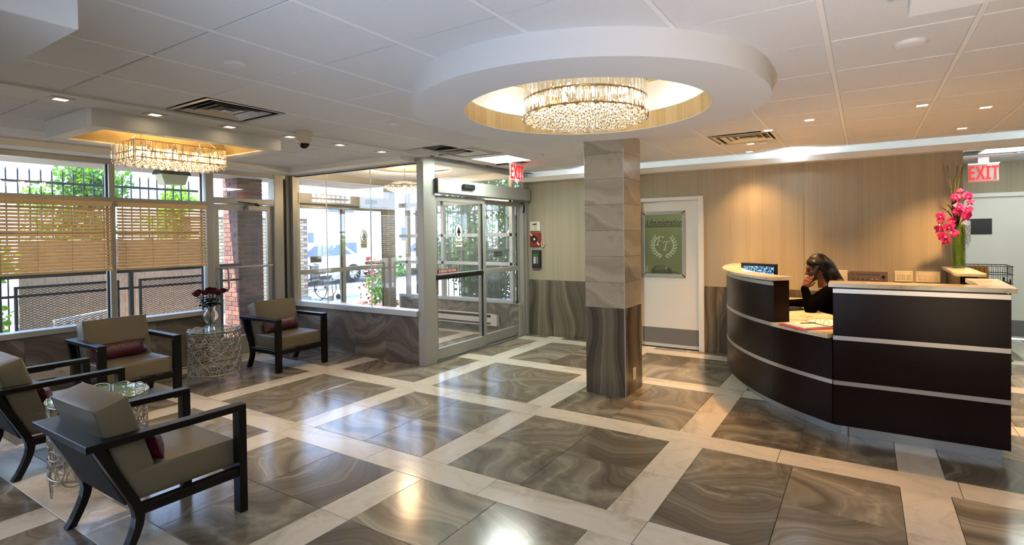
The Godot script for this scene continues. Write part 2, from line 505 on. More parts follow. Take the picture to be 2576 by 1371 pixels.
	for i in 3:
		var lf := mat("foliage_%d" % i, [Color(0.16, 0.30, 0.05), Color(0.30, 0.45, 0.08), Color(0.07, 0.20, 0.07)][i], 0.6)
		lf.backlight_enabled = true; lf.backlight = [Color(0.35, 0.55, 0.08), Color(0.55, 0.70, 0.15), Color(0.12, 0.35, 0.12)][i]
	mat("bark", Color(0.22, 0.17, 0.13), 0.9)
	mat("red_leaf", Color(0.50, 0.14, 0.10), 0.6)

func _ready() -> void:
	# camera: shift lens, fitted to the tile lattices of floor and ceiling
	var cam := Camera3D.new()
	cam.name = "camera"
	var f := 1357.07
	cam.projection = Camera3D.PROJECTION_FRUSTUM
	cam.near = 0.05; cam.far = 200.0
	cam.size = 1371.0 / f * cam.near
	cam.frustum_offset = Vector2((1288.0 - 1314.98) / f, -(685.5 - 607.31) / f) * cam.near
	var yaw := -0.5646; var pitch := -0.0121; var roll := -0.0129
	var fwd := Vector3(sin(yaw) * cos(pitch), sin(pitch), -cos(yaw) * cos(pitch))
	var r := fwd.cross(Vector3.UP).normalized()
	var u := r.cross(fwd)
	cam.basis = Basis(r * cos(roll) + u * sin(roll), u * cos(roll) - r * sin(roll), -fwd)
	cam.position = Vector3(0, 1.6013, 0)
	add_child(cam, true); cam.current = true
	# sky and sun
	var we := WorldEnvironment.new(); we.name = "world"
	var env := Environment.new()
	var sky := Sky.new(); var sm := ProceduralSkyMaterial.new()
	sm.sky_top_color = Color(0.50, 0.70, 1.0); sm.sky_horizon_color = Color(0.84, 0.92, 1.0); sm.sky_curve = 0.25
	sm.ground_bottom_color = Color(0.5, 0.5, 0.48); sm.ground_horizon_color = Color(0.85, 0.87, 0.88)
	sm.energy_multiplier = 3.4
	sky.sky_material = sm
	env.background_mode = Environment.BG_SKY; env.sky = sky
	env.tonemap_mode = Environment.TONE_MAPPER_LINEAR
	env.tonemap_exposure = 2.8
	env.sdfgi_enabled = true; env.ssao_enabled = true; env.ssil_enabled = true
	we.environment = env
	add_child(we, true)
	var sun := DirectionalLight3D.new(); sun.name = "sun"
	sun.light_energy = 3.6; sun.light_color = Color(1.0, 0.95, 0.86); sun.light_angular_distance = 0.6; sun.shadow_enabled = true
	sun.basis = Basis.looking_at(Vector3(0.12, -0.80, -0.58).normalized(), Vector3.UP)
	add_child(sun, true)
	make_materials()
	build_floor(); build_ceiling(); build_walls(); build_window_wall(); build_vestibule(); build_doors()
	build_column(); build_ring(); build_coffer(); build_ceiling_fixtures(); build_wall_things()
	build_seating(); build_desk(); build_desk_things(); build_person(); build_outside()
# ---------------------------------------------------------------- setting
const H := 2.581        # ceiling
const XL := -7.2        # window wall
const XD := -4.59       # inner door wall
const BB := 7.40        # back wall
const XR := 3.2
const BC := 10.4        # corridor end
const BV := 7.12        # vestibule end wall

# a slab with its own texture frame: origin corner o, edges eu ev (vectors), outward n * thickness
func slab(o: Vector3, eu: Vector3, ev: Vector3, th: float, bev: float, uv0: Vector2, uv1: Vector2, rot := 0) -> ArrayMesh:
	var m := MB.new()
	var nn := eu.cross(ev).normalized()
	var c := o + (eu + ev) / 2
	var hu := eu.length() / 2; var hv := ev.length() / 2
	var u := eu.normalized(); var v := ev.normalized()
	var ring := func(inset: float, hgt: float) -> Array:
		var a := []
		for s in [[-1, -1], [1, -1], [1, 1], [-1, 1]]: a.append(c + u * s[0] * (hu - inset) + v * s[1] * (hv - inset) + nn * hgt)
		return a
	var top: Array = ring.call(bev, th)
	var mid: Array = ring.call(0.0, th - bev)
	var bot: Array = ring.call(0.0, 0.0)
	var q := func(a: Vector3, b: Vector3, cc: Vector3, d: Vector3) -> void:
		var f := (b - a).cross(cc - a).normalized()
		for w in [[a, cc, b], [a, d, cc]]:
			for p in w:
				var r: Vector3 = p - o
				var t := Vector2(r.dot(u) / (2 * hu), r.dot(v) / (2 * hv))
				t = uv0 + (uv1 - uv0) * t
				for k in rot: t = Vector2(t.y, 1.0 - t.x)
				m.vert(p, f, t)
			m.n += 1
	q.call(top[0], top[1], top[2], top[3])
	for i in 4:
		var j := (i + 1) % 4
		q.call(mid[i], mid[j], top[j], top[i])
		q.call(bot[i], bot[j], mid[j], mid[i])
	return m.mesh()

func build_floor() -> void:
	var bed := MB.new(2.0)
	bed.bb(XL, XR, -0.15, -0.010, -3.2, BC)
	var fl := struct("floor", bed, M.grout)
	var rng := RandomNumberGenerator.new(); rng.seed = 4
	var P := 1.4537; var s := 1.2; var fa := -2.4741; var fb := 2.8809; var w := P - s
	var cache := {}
	var put := func(x0: float, x1: float, b0: float, b1: float, kind: int, rot: int, called: String) -> void:
		var cx0: float = max(x0, XL + 0.02); var cx1: float = min(x1, XR - 0.02); var cb0: float = max(b0, -0.2); var cb1: float = min(b1, BC - 0.02)
		if cb1 > BB - 0.005 and cx0 < 0.9:
			if cx1 > 0.9 + 0.05 and cb0 > BB: cx0 = 0.9
			else: cb1 = BB - 0.005
		if cx1 - cx0 < 0.02 or cb1 - cb0 < 0.02: return
		var g := 0.0017
		var wx: float = cx1 - cx0 - 2 * g; var wb: float = cb1 - cb0 - 2 * g
		var full_x := x1 - x0; var full_b := b1 - b0
		var u0 := Vector2((cx0 - x0) / full_x, (cb0 - b0) / full_b); var u1 := Vector2((cx1 - x0) / full_x, (cb1 - b0) / full_b)
		if kind >= 10 and full_b > full_x: rot = 1
		var key := "%.3f %.3f %d %.2f %.2f %.2f %.2f" % [wx, wb, rot, u0.x, u0.y, u1.x, u1.y]
		if not cache.has(key):
			cache[key] = slab(Vector3(-wx / 2, -0.010, wb / 2), Vector3(wx, 0, 0), Vector3(0, 0, -wb), 0.010, 0.0012, u0, u1, rot)
		var m: Material = M["light_stone_%d" % (kind - 10)] if kind >= 10 else M["dark_stone_%d" % kind]
		obj(called, cache[key], m, fl, V((cx0 + cx1) / 2, 0, (cb0 + cb1) / 2))
	for i in range(-4, 5):
		for j in range(-3, 6):
			var x := fa + i * P; var b := fb + j * P
			if b + P < -0.2 or x > XR or x + P < XL: continue
			for a in 2:
				for c in 2:
					put.call(x + a * 0.6, x + a * 0.6 + 0.6, b + c * 0.6, b + c * 0.6 + 0.6, (a + c * 3 + i * 5 + j * 7 + 60 + rng.randi_range(0, 1)) % 6, rng.randi_range(0, 3), "floor_tile")
			for c in 2: put.call(x + s, x + P, b + c * 0.6, b + c * 0.6 + 0.6, 10 + rng.randi_range(0, 1), 0, "border_tile")
	for j in range(-3, 6):
		var b := fb + j * P - w
		var x := -4.072 - 4.064 + (0.5 if (j & 1) else 0.0)
		while x < XR:
			put.call(x, x + 1.016, b, b + w, 10 + rng.randi_range(0, 1), 0, "border_tile")
			x += 1.016

func build_ceiling() -> void:
	# lattice of the tee grid, fitted to the photograph
	var T := 0.6096
	var x0 := -2.0269 + 2 * T + 0.04; var b0 := 0.7681
	var TB := 0.6150
	var top := MB.new(2.0)
	top.bb(XL - 0.3, XR + 0.2, H + 0.45, H + 0.6, -3.2, BC + 0.2)
	var ce := struct("ceiling", top, M.ceiling_paint)
	var cxx := -1.62; var cb := 3.38
	var panel := MB.new()
	panel.bb(-T / 2 + 0.012, T / 2 - 0.012, -0.006, 0.02, -TB / 2 + 0.004, TB / 2 - 0.004, 0.004)
	var pm := panel.mesh()
	var gap := MB.new(); var tees := MB.new()
	var clear := func(x: float, b: float) -> int:
		# 0 nothing, 1 whole panel, 2 panel to cut away
		if Vector2(x - cxx, b - cb).length() < 0.45: return 0
		if x < -7.0: return 0
		if b > BB and x < 0.9: return 0
		if x < XD - 0.02 and b > 4.9: return 0
		return 1
	var skip := [[-4.13, 2.31], [-3.95, 5.05], [-3.95, 5.75], [-1.03, 6.05], [1.5, 8.8], [2.1, 8.8]]
	for i in range(-11, 7):
		for j in range(-6, 17):
			var xc := x0 + (i + 0.5) * T; var bc := b0 + (j + 0.5) * TB
			if xc < XL + 0.15 or xc > XR or bc > BC: continue
			if xc > -4.77 and xc < -4.43 and bc > 4.9: continue
			var k: int = clear.call(xc, bc)
			if k == 0: continue
			var bad := false
			for sp in skip:
				if absf(xc - sp[0]) < 0.29 and absf(bc - sp[1]) < 0.29: bad = true
			if bad: continue
			var dist := Vector2(maxf(0.0, absf(xc - cxx) - T / 2), maxf(0.0, absf(bc - cb) - TB / 2)).length()
			if dist < 0.9:
				var sq := PackedVector2Array()
				for q in [[-1, -1], [1, -1], [1, 1], [-1, 1]]: sq.append(Vector2(xc + q[0] * (T / 2 - 0.012), bc + q[1] * (TB / 2 - 0.004)))
				var cut := PackedVector2Array()
				for q in 64: cut.append(Vector2(cxx + cos(TAU * q / 64.0) * 1.02, cb + sin(TAU * q / 64.0) * 1.02))
				for pg in Geometry2D.clip_polygons(sq, cut):
					obj("ceiling_panel", MB.new().prism(pg, Vector3(0, H, 0), Vector3.RIGHT, Vector3.FORWARD, Vector3(0, 0.026, 0)), M.ceiling_tile, ce)
				continue
			if xc > -4.77 and xc < -4.43:
				obj("ceiling_panel", MB.new().bb(xc - T / 2 + 0.012, -4.75, H, H + 0.026, bc - TB / 2 + 0.004, bc + TB / 2 - 0.004, 0.003), M.ceiling_tile, ce)
				continue
			obj("ceiling_panel", pm, M.ceiling_tile, ce, V(xc, H + 0.006, bc))
	for i in range(-11, 8):
		var x := x0 + i * T
		if x < XL or x > XR: continue
		var bs := -3.0
		var be := 4.9 if x < XD else (BB if x < 0.9 else BC)
		var cut := 1.02 * 1.02 - (x - cxx) * (x - cxx)
		if cut > 0:
			tees.bb(x - 0.012, x + 0.012, H - 0.001, H + 0.04, bs, cb - sqrt(cut), 0.001)
			bs = cb + sqrt(cut)
		tees.bb(x - 0.012, x + 0.012, H - 0.001, H + 0.04, bs, be, 0.001)
	for j in range(-6, 17):
		var b := b0 + j * TB
		if b > BC: continue
		var xs := XL if b < 4.9 else (XD if b < BB else 0.9)
		var cut := 1.02 * 1.02 - (b - cb) * (b - cb)
		if cut > 0:
			gap.bb(xs, cxx - sqrt(cut), H + 0.008, H + 0.04, b - 0.008, b + 0.008)
			xs = cxx + sqrt(cut)
		gap.bb(xs, XR, H + 0.008, H + 0.04, b - 0.008, b + 0.008)
	var pb := MB.new()
	pb.bb(XL, cxx - 1.01, H + 0.045, H + 0.06, -3.1, BB); pb.bb(cxx + 1.01, 0.9, H + 0.045, H + 0.06, -3.1, BB); pb.bb(0.9, XR, H + 0.045, H + 0.06, -3.1, BC)
	pb.bb(cxx - 1.01, cxx + 1.01, H + 0.045, H + 0.06, -3.1, cb - 1.01); pb.bb(cxx - 1.01, cxx + 1.01, H + 0.045, H + 0.06, cb + 1.01, BB)
	obj("added_backing_board", pb, M.tee_gap, ce)  # added backing so the gaps between panels look less dark
	obj("main_tee", tees, M.tee, ce)
	obj("cross_tee", gap, M.tee_gap, ce)
	# flat painted strip that carries the row of downlights
	obj("soffit_strip", MB.new().bb(-4.755, -4.43, H - 0.02, H + 0.05, -3.0, 4.93, 0.003), M.drywall, ce)
	# dropped edge along the windows and along the vestibule glass
	var sf := MB.new()
	sf.bb(XL - 0.05, -6.84, 2.515, H + 0.05, -3.0, 4.93, 0.003)
	sf.bb(-7.0, -4.66, 2.515, H + 0.05, 4.66, 4.93, 0.003)
	obj("window_soffit", sf, M.drywall, ce)
	# vestibule ceiling with a shallow oval recess
	var ring := PackedVector2Array()
	var vc := Vector2(-5.75, 5.95)
	var hole := []
	for k in 33:
		var a := TAU * k / 32.0
		hole.append(vc + Vector2(cos(a) * 0.62, sin(a) * 0.62))
	var vs := MB.new()
	for k in 32:
		var a: Vector2 = hole[k]; var b: Vector2 = hole[k + 1]
		var d0 := (a - vc) / 0.62 * 2.6; var d1 := (b - vc) / 0.62 * 2.6
		var p0 := vc + d0; var p1 := vc + d1
		p0 = Vector2(clampf(p0.x, XL, XD), clampf(p0.y, 4.93, BV)); p1 = Vector2(clampf(p1.x, XL, XD), clampf(p1.y, 4.93, BV))
		vs.quad(V(a.x, 2.6, a.y), V(b.x, 2.6, b.y), V(p1.x, 2.6, p1.y), V(p0.x, 2.6, p0.y), Vector3.DOWN)
		vs.quad(V(a.x, 2.6, a.y), V(b.x, 2.6, b.y), V(b.x, 2.72, b.y), V(a.x, 2.72, a.y), V(vc.x - a.x, 0, vc.y - a.y))
	for c in [[XL, 4.93, -1, -1], [XD, 4.93, 1, -1], [XL, BV, -1, 1], [XD, BV, 1, 1]]:
		vs.bb(c[0] - 0.3, c[0] + 0.3, 2.602, 2.62, c[1] - 0.3, c[1] + 0.3)
	vs.bb(XL, XD, 2.605, 2.62, 4.93, 5.2); vs.bb(XL, XD, 2.605, 2.62, 6.7, BV); vs.bb(XL, -6.4, 2.605, 2.62, 4.93, BV); vs.bb(-5.1, XD, 2.605, 2.62, 4.93, BV)
	obj("vestibule_ceiling", vs, M.drywall, ce)
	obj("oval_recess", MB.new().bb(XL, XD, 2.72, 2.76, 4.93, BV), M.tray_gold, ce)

func wains(parent: Node, o: Vector3, u: Vector3, length: float, h: float, widths: Array, kind: String, sd: int) -> void:
	# a row of wall tiles, each a part, standing on the floor and facing u x up
	var x := 0.0
	var k := 0
	var up := Vector3.UP
	while x < length - 0.01:
		var w: float = min(widths[k % widths.size()], length - x)
		var m := slab(o + u * (x + 0.001) + up * 0.002, u * (w - 0.002), up * (h - 0.004), 0.012, 0.0012, Vector2(0.0, 1.0), Vector2(1.0, 0.0), [0, 2][(k + sd) % 2])
		obj("wall_tile", m, M["%s_%d" % [kind, (k * 2 + sd) % 3]], parent)
		x += w; k += 1

func build_walls() -> void:
	# back wall with its door opening (x -2.71 .. -1.87)
	var wb := MB.new()
	wb.bb(XD - 0.1, -2.73, 0, H + 0.5, BB, BB + 0.12)
	wb.bb(-1.865, 0.89, 0, H + 0.5, BB, BB + 0.12)
	wb.bb(-2.73, -1.865, 2.06, H + 0.5, BB, BB + 0.12)
	var back := struct("wall_back", wb, M.wallpaper)
	wains(back, V(XD + 0.01, 0, BB), Vector3.RIGHT, 1.80, 0.885, [0.45, 0.6, 0.6], "wall_stone", 0)
	wains(back, V(-1.815, 0, BB), Vector3.RIGHT, 2.68, 0.885, [0.19, 0.6, 0.6, 0.6], "wall_stone", 1)
	obj("corner_trim", MB.new().bb(0.872, 0.895, 0, H, BB - 0.006, BB + 0.1, 0.002), M.wallpaper, back)
	obj("panel_seam", MB.new().bb(-0.645, -0.625, 0.885, H, BB - 0.004, BB, 0.001), M.wallpaper, back)
	# corridor beyond the end of the back wall
	var ws := MB.new()
	ws.bb(0.79, 0.89, 0, H + 0.5, BB + 0.12, BC)
	struct("wall_corridor", ws, M.wallpaper)
	var we := MB.new()
	we.bb(0.79, 1.30, 0, H + 0.5, BC, BC + 0.12); we.bb(2.75, XR, 0, H + 0.5, BC, BC + 0.12); we.bb(1.30, 2.75, 2.12, H + 0.5, BC, BC + 0.12)
	struct("wall_corridor_end", we, M.wallpaper)
	struct("wall_right", MB.new().bb(XR, XR + 0.12, 0, H + 0.5, -3.2, BC), M.wallpaper)
	struct("wall_behind", MB.new().bb(XL, XR, 0, H + 0.5, -3.32, -3.2), M.wallpaper)
	# light cove along the top of the back wall
	var cv := MB.new()
	cv.bb(XD + 0.02, XR, 2.435, 2.45, 7.24, BB, 0.002)
	cv.bb(XD + 0.02, XR, 2.45, 2.505, 7.24, 7.262, 0.002)
	var cove := struct("trim_1", cv, M.white_paint)
	cove.name = "trim_1"
	obj("cove_back", MB.new().bb(XD + 0.02, XR, 2.45, H, 7.385, 7.399), M.white_paint, cove)
	obj("led_strip", MB.new().bb(XD + 0.1, XR - 0.05, 2.452, 2.462, 7.275, 7.29), M.led_white, cove)
	var dots := MB.new()
	for k in 46: dots.box(V(XD + 0.15 + k * 0.16, 2.5065, 7.251), Vector3(0.012, 0.004, 0.012), 0.001)
	for k in 3:
		lamp_area("cove_light", V(-3.3 + k * 2.6, 2.47, 7.305), Vector3(0, 1, -0.35), Vector2(2.5, 0.03), Color(0.84, 0.93, 1.0), 3.0, cove)
	# short side wall over and beside the inner door
	var wd := sroot("wall_door_side")
	obj("jamb_wall", MB.new().bb(XD - 0.1, XD, 0, H + 0.1, 7.34, BB), M.wallpaper, wd)
	var jt := MB.new(); jt.bb(XD - 0.03, XD + 0.02, 0, H, 7.32, 7.39, 0.003)
	obj("corner_trim", jt, M.aluminium, wd)

func build_window_wall() -> void:
	var al: Material = M.aluminium
	var w := sroot("wall_windows")
	# knee wall of stone tile under the glass
	obj("knee_wall", MB.new().bb(XL - 0.12, XL, 0, 0.62, -3.2, 3.72), M.plaster, w)
	wains(w, V(XL, 0, -0.5), Vector3.FORWARD, 4.22, 0.625, [0.6], "wave_stone", 0)
	obj("sill", MB.new().bb(XL - 0.12, XL + 0.055, 0.628, 0.685, -3.2, 3.70, 0.004), M.alu_bright, w)
	obj("header", MB.new().bb(XL - 0.12, XL + 0.02, 2.46, H + 0.1, -3.2, 4.93, 0.004), al, w)
	for b in [-1.59, -0.52, 0.545, 1.61, 2.675]:
		obj("mullion", MB.new().bb(XL - 0.10, XL + 0.03, 0.68, 2.48, b - 0.028, b + 0.028, 0.004), al, w)
	obj("door_post", MB.new().bb(XL - 0.10, XL + 0.03, 0, 2.48, 3.705, 3.80, 0.004), al, w)
	obj("corner_post", MB.new().bb(XL - 0.12, XL + 0.03, 0, 2.52, 4.655, 4.80, 0.004), al, w)
	obj("corner_gasket", MB.new().bb(XL - 0.05, XL + 0.012, 0, 2.52, 4.80, 4.845, 0.002), M.gasket, w)
	obj("corner_post", MB.new().bb(XL - 0.12, XL + 0.03, 0, 2.52, 4.845, 4.99, 0.004), al, w)
	obj("transom_rail", MB.new().bb(XL - 0.10, XL + 0.025, 2.03, 2.085, -3.2, 3.71, 0.004), al, w)
	obj("door_head", MB.new().bb(XL - 0.10, XL + 0.028, 2.075, 2.15, 3.80, 4.655, 0.004), al, w)
	var n := 1
	var bs := [-3.2, -1.59, -0.52, 0.545, 1.61, 2.675, 3.705]
	for i in 6:
		var wn := sroot("window_%d" % n)
		obj("lower_pane", MB.new().bb(XL - 0.046, XL - 0.040, 0.68, 2.04, bs[i] + 0.02, bs[i + 1] - 0.02), M.glass, wn)
		obj("upper_pane", MB.new().bb(XL - 0.046, XL - 0.040, 2.08, 2.47, bs[i] + 0.02, bs[i + 1] - 0.02), M.glass, wn)
		var gk := MB.new()
		for b in [bs[i] + 0.034, bs[i + 1] - 0.034]: gk.bb(XL - 0.05, XL - 0.02, 0.68, 2.47, b - 0.006, b + 0.006)
		obj("gasket", gk, M.gasket, wn)
		n += 1
	var tr := sroot("window_%d" % n)
	obj("pane", MB.new().bb(XL - 0.046, XL - 0.040, 2.14, 2.47, 3.79, 4.66), M.glass, tr)
	# glazed side door to the yard
	var d := sroot("door_1")
	var fr := MB.new()
	fr.bb(XL - 0.07, XL - 0.02, 0.02, 2.065, 3.815, 3.885, 0.003); fr.bb(XL - 0.07, XL - 0.02, 0.02, 2.065, 4.575, 4.645, 0.003)
	fr.bb(XL - 0.07, XL - 0.02, 0.02, 0.27, 3.885, 4.575, 0.003); fr.bb(XL - 0.07, XL - 0.02, 1.985, 2.065, 3.885, 4.575, 0.003)
	obj("door_frame", fr, al, d)
	obj("door_glass", MB.new().bb(XL - 0.048, XL - 0.042, 0.26, 1.99, 3.88, 4.58), M.glass, d)
	obj("threshold", MB.new().bb(XL - 0.1, XL + 0.03, 0, 0.018, 3.80, 4.655, 0.003), M.alu_bright, d)
	var pb := MB.new()
	pb.tube([V(XL + 0.05, 1.215, 3.87), V(XL + 0.05, 1.215, 4.60)], 0.013, 10)
	pb.tube([V(XL - 0.02, 1.215, 3.875), V(XL + 0.05, 1.215, 3.875)], 0.012, 8)
	pb.tube([V(XL - 0.02, 1.215, 4.595), V(XL + 0.05, 1.215, 4.595)], 0.012, 8)
	obj("push_bar", pb, M.brushed, d)
	var ph := MB.new()
	ph.tube([V(XL - 0.02, 1.20, 3.95), V(XL + 0.045, 1.20, 3.95), V(XL + 0.06, 1.17, 3.96), V(XL + 0.06, 0.94, 3.96), V(XL + 0.045, 0.91, 3.95), V(XL - 0.02, 0.91, 3.95)], 0.012, 8)
	obj("pull_handle", ph, M.brushed, d)
	obj("lock", MB.new().lathe(V(XL - 0.02, 1.02, 3.85), [Vector2(0.0, 0.02), Vector2(0.016, 0.018), Vector2(0.018, 0.0)], 14, Vector3.RIGHT), M.brushed, d)
	var dc := MB.new()
	dc.bb(XL - 0.02, XL + 0.06, 1.985, 2.055, 4.24, 4.55, 0.008)
	obj("closer_body", dc, M.aluminium, d)
	obj("closer_arm", MB.new().beam(V(XL + 0.05, 2.075, 4.38), V(XL + 0.02, 2.10, 4.12), 0.03, 0.012, 0.002).beam(V(XL + 0.05, 2.08, 4.36), V(XL + 0.05, 2.05, 4.40), 0.03, 0.03, 0.002), M.steel_dark, d)

func glass_leaf(p: Node, xf: float, b0: float, b1: float, bar: bool, mirror := 1.0) -> void:
	# a sliding leaf of bronze-grey aluminium in a wall x = xf
	var fr := MB.new()
	var x0 := xf - 0.045; var x1 := xf
	fr.bb(x0, x1, 0.02, 2.12, b0, b0 + 0.065, 0.003); fr.bb(x0, x1, 0.02, 2.12, b1 - 0.065, b1, 0.003)
	fr.bb(x0, x1, 0.02, 0.165, b0 + 0.065, b1 - 0.065, 0.003); fr.bb(x0, x1, 2.05, 2.12, b0 + 0.065, b1 - 0.065, 0.003)
	fr.bb(x0, x1, 1.04, 1.11, b0 + 0.065, b1 - 0.065, 0.003)
	obj("leaf_frame", fr, M.aluminium, p)
	var gs := MB.new()
	for e in [b0 + 0.068, b1 - 0.068]: gs.bb(x0 + 0.01, x1 - 0.006, 0.165, 2.05, e - 0.005, e + 0.005)
	obj("gasket", gs, M.gasket, p)
	obj("upper_glass", MB.new().bb(xf - 0.026, xf - 0.020, 1.10, 2.055, b0 + 0.06, b1 - 0.06), M.glass, p)
	obj("lower_glass", MB.new().bb(xf - 0.026, xf - 0.020, 0.16, 1.045, b0 + 0.06, b1 - 0.06), M.glass, p)
	if bar: obj("panic_bar", MB.new().bb(xf, xf + 0.06, 1.045, 1.108, b0 + 0.005, b1 - 0.13, 0.012), M.black, p)

func build_vestibule() -> void:
	var al: Material = M.aluminium
	var w := sroot("wall_vestibule_front")
	obj("knee_wall", MB.new().bb(XL, -4.64, 0, 0.605, 4.945, 5.03), M.plaster, w)
	wains(w, V(-7.13, 0, 4.945), Vector3.RIGHT, 2.49, 0.605, [0.10, 0.61, 0.585, 0.59, 0.6], "wave_stone", 1)
	wains(w, V(-4.64, 0, 5.03), Vector3.LEFT, 2.5, 0.605, [0.6], "wave_stone", 2)
	obj("sill", MB.new().bb(XL, -4.65, 0.607, 0.678, 4.88, 5.06, 0.005), M.alu_bright, w)
	obj("header", MB.new().bb(XL, -4.55, 2.505, H + 0.06, 4.90, 5.02, 0.004), al, w)
	obj("header_gasket", MB.new().bb(-7.12, -4.66, 2.495, 2.507, 4.94, 4.985), M.gasket, w)
	obj("side_post", MB.new().bb(-7.155, -7.10, 0.62, 2.51, 4.90, 5.02, 0.004), al, w)
	obj("post", MB.new().bb(-4.655, XD + 0.045, 0, H + 0.02, 4.92, 5.135, 0.004), al, w)
	var wn := sroot("window_8")
	var xs := [-7.1, -6.415, -5.52, -4.655]
	for i in 3: obj("pane", MB.new().bb(xs[i] + 0.003, xs[i + 1] - 0.003, 0.67, 2.505, 4.957, 4.967), M.glass, wn)
	for i in 2: obj("butt_joint", MB.new().bb(xs[i + 1] - 0.0032, xs[i + 1] + 0.0032, 0.675, 2.50, 4.955, 4.969), M.alu_bright, wn)
	# inner automatic door
	var d := sroot("door_2")
	obj("operator", MB.new().bb(XD - 0.1, XD + 0.09, 2.145, 2.325, 5.14, 7.35, 0.004), al, d)
	obj("operator_end", MB.new().bb(XD - 0.1, XD + 0.092, 2.143, 2.327, 5.137, 5.15, 0.002), M.kickplate, d)
	obj("sensor", MB.new().bb(XD + 0.09, XD + 0.135, 2.215, 2.285, 5.61, 5.86, 0.012), M.black, d)
	obj("header_rail", MB.new().bb(XD - 0.08, XD, 2.53, H + 0.05, 5.13, 7.35, 0.003), al, d)
	obj("transom_post", MB.new().bb(XD - 0.08, XD + 0.01, 2.32, 2.54, 7.27, 7.35, 0.003), al, d)
	obj("transom_glass", MB.new().bb(XD - 0.04, XD - 0.034, 2.32, 2.535, 5.13, 6.25), M.glass, d)
	obj("transom_glass", MB.new().bb(XD - 0.04, XD - 0.034, 2.32, 2.535, 6.257, 7.28), M.glass, d)
	obj("jamb", MB.new().bb(XD - 0.08, XD + 0.01, 0, 2.15, 7.245, 7.33, 0.003), al, d)
	var l1 := Node3D.new(); l1.name = "sliding_leaf"; d.add_child(l1, true)
	glass_leaf(l1, XD + 0.005, 5.14, 6.25, true)
	var l2 := Node3D.new(); l2.name = "sliding_leaf_001"; d.add_child(l2, true)
	glass_leaf(l2, XD - 0.055, 6.20, 7.245, false)
	obj("floor_track", MB.new().bb(XD - 0.09, XD + 0.03, 0, 0.012, 5.13, 7.33, 0.003), M.kickplate, d)
	obj("door_hook", MB.new().tube([V(XD + 0.01, 2.10, 7.20), V(XD + 0.05, 2.09, 7.21), V(XD + 0.05, 2.04, 7.225), V(XD + 0.03, 1.97, 7.24), V(XD + 0.01, 1.96, 7.25)], 0.014, 7), M.black, d)
	# outer automatic door to the street
	var o := sroot("door_3")
	obj("operator", MB.new().bb(XL - 0.08, XL + 0.11, 2.12, 2.27, 4.99, 6.86, 0.004), al, o)
	obj("sensor", MB.new().bb(XL + 0.11, XL + 0.15, 2.155, 2.225, 6.25, 6.5, 0.012), M.black, o)
	obj("header_rail", MB.new().bb(XL - 0.08, XL, 2.50, 2.62, 4.99, BV, 0.003), al, o)
	obj("transom_glass", MB.new().bb(XL - 0.04, XL - 0.034, 2.26, 2.51, 4.99, 6.86), M.glass, o)
	obj("corner_post", MB.new().bb(XL - 0.10, XL + 0.03, 0, 2.62, 6.86, 7.02, 0.004), al, o)
	var l3 := Node3D.new(); l3.name = "sliding_leaf"; o.add_child(l3, true)
	glass_leaf(l3, XL + 0.0, 4.99, 5.93, false)
	var l4 := Node3D.new(); l4.name = "sliding_leaf_001"; o.add_child(l4, true)
	glass_leaf(l4, XL - 0.05, 5.88, 6.86, false)
	# end wall: tile, sill, glazing bars, glass
	var e := sroot("wall_vestibule_end")
	obj("knee_wall", MB.new().bb(XL, XD, 0, 0.51, BV, BV + 0.1), M.plaster, e)
	wains(e, V(XL + 0.05, 0, BV), Vector3.RIGHT, 2.55, 0.51, [0.28, 0.6, 0.62, 0.6], "wave_stone", 0)
	obj("sill", MB.new().bb(XL + 0.03, XD - 0.09, 0.512, 0.565, BV - 0.04, BV + 0.1, 0.004), M.alu_bright, e)
	for y in [[1.115, 1.165], [1.58, 1.635], [2.12, 2.2]]:
		obj("glazing_bar", MB.new().bb(XL + 0.03, XD - 0.09, y[0], y[1], BV - 0.02, BV + 0.06, 0.003), M.alu_bright, e)
	for x in [-6.98, -6.14, -4.72]:
		obj("mullion", MB.new().bb(x - 0.03, x + 0.03, 0.56, 2.62, BV - 0.02, BV + 0.06, 0.003), M.alu_bright, e)
	obj("header_rail", MB.new().bb(XL, XD, 2.5, 2.64, BV, BV + 0.08), al, e)
	for r in [[0.56, 1.12], [1.16, 1.585], [1.63, 2.125], [2.195, 2.51]]:
		obj("pane", MB.new().bb(XL, -6.14, r[0], r[1], BV + 0.02, BV + 0.026), M.glass, e)
		obj("pane", MB.new().bb(-6.14, XD - 0.05, r[0], r[1], BV + 0.02, BV + 0.026), M.glass, e)

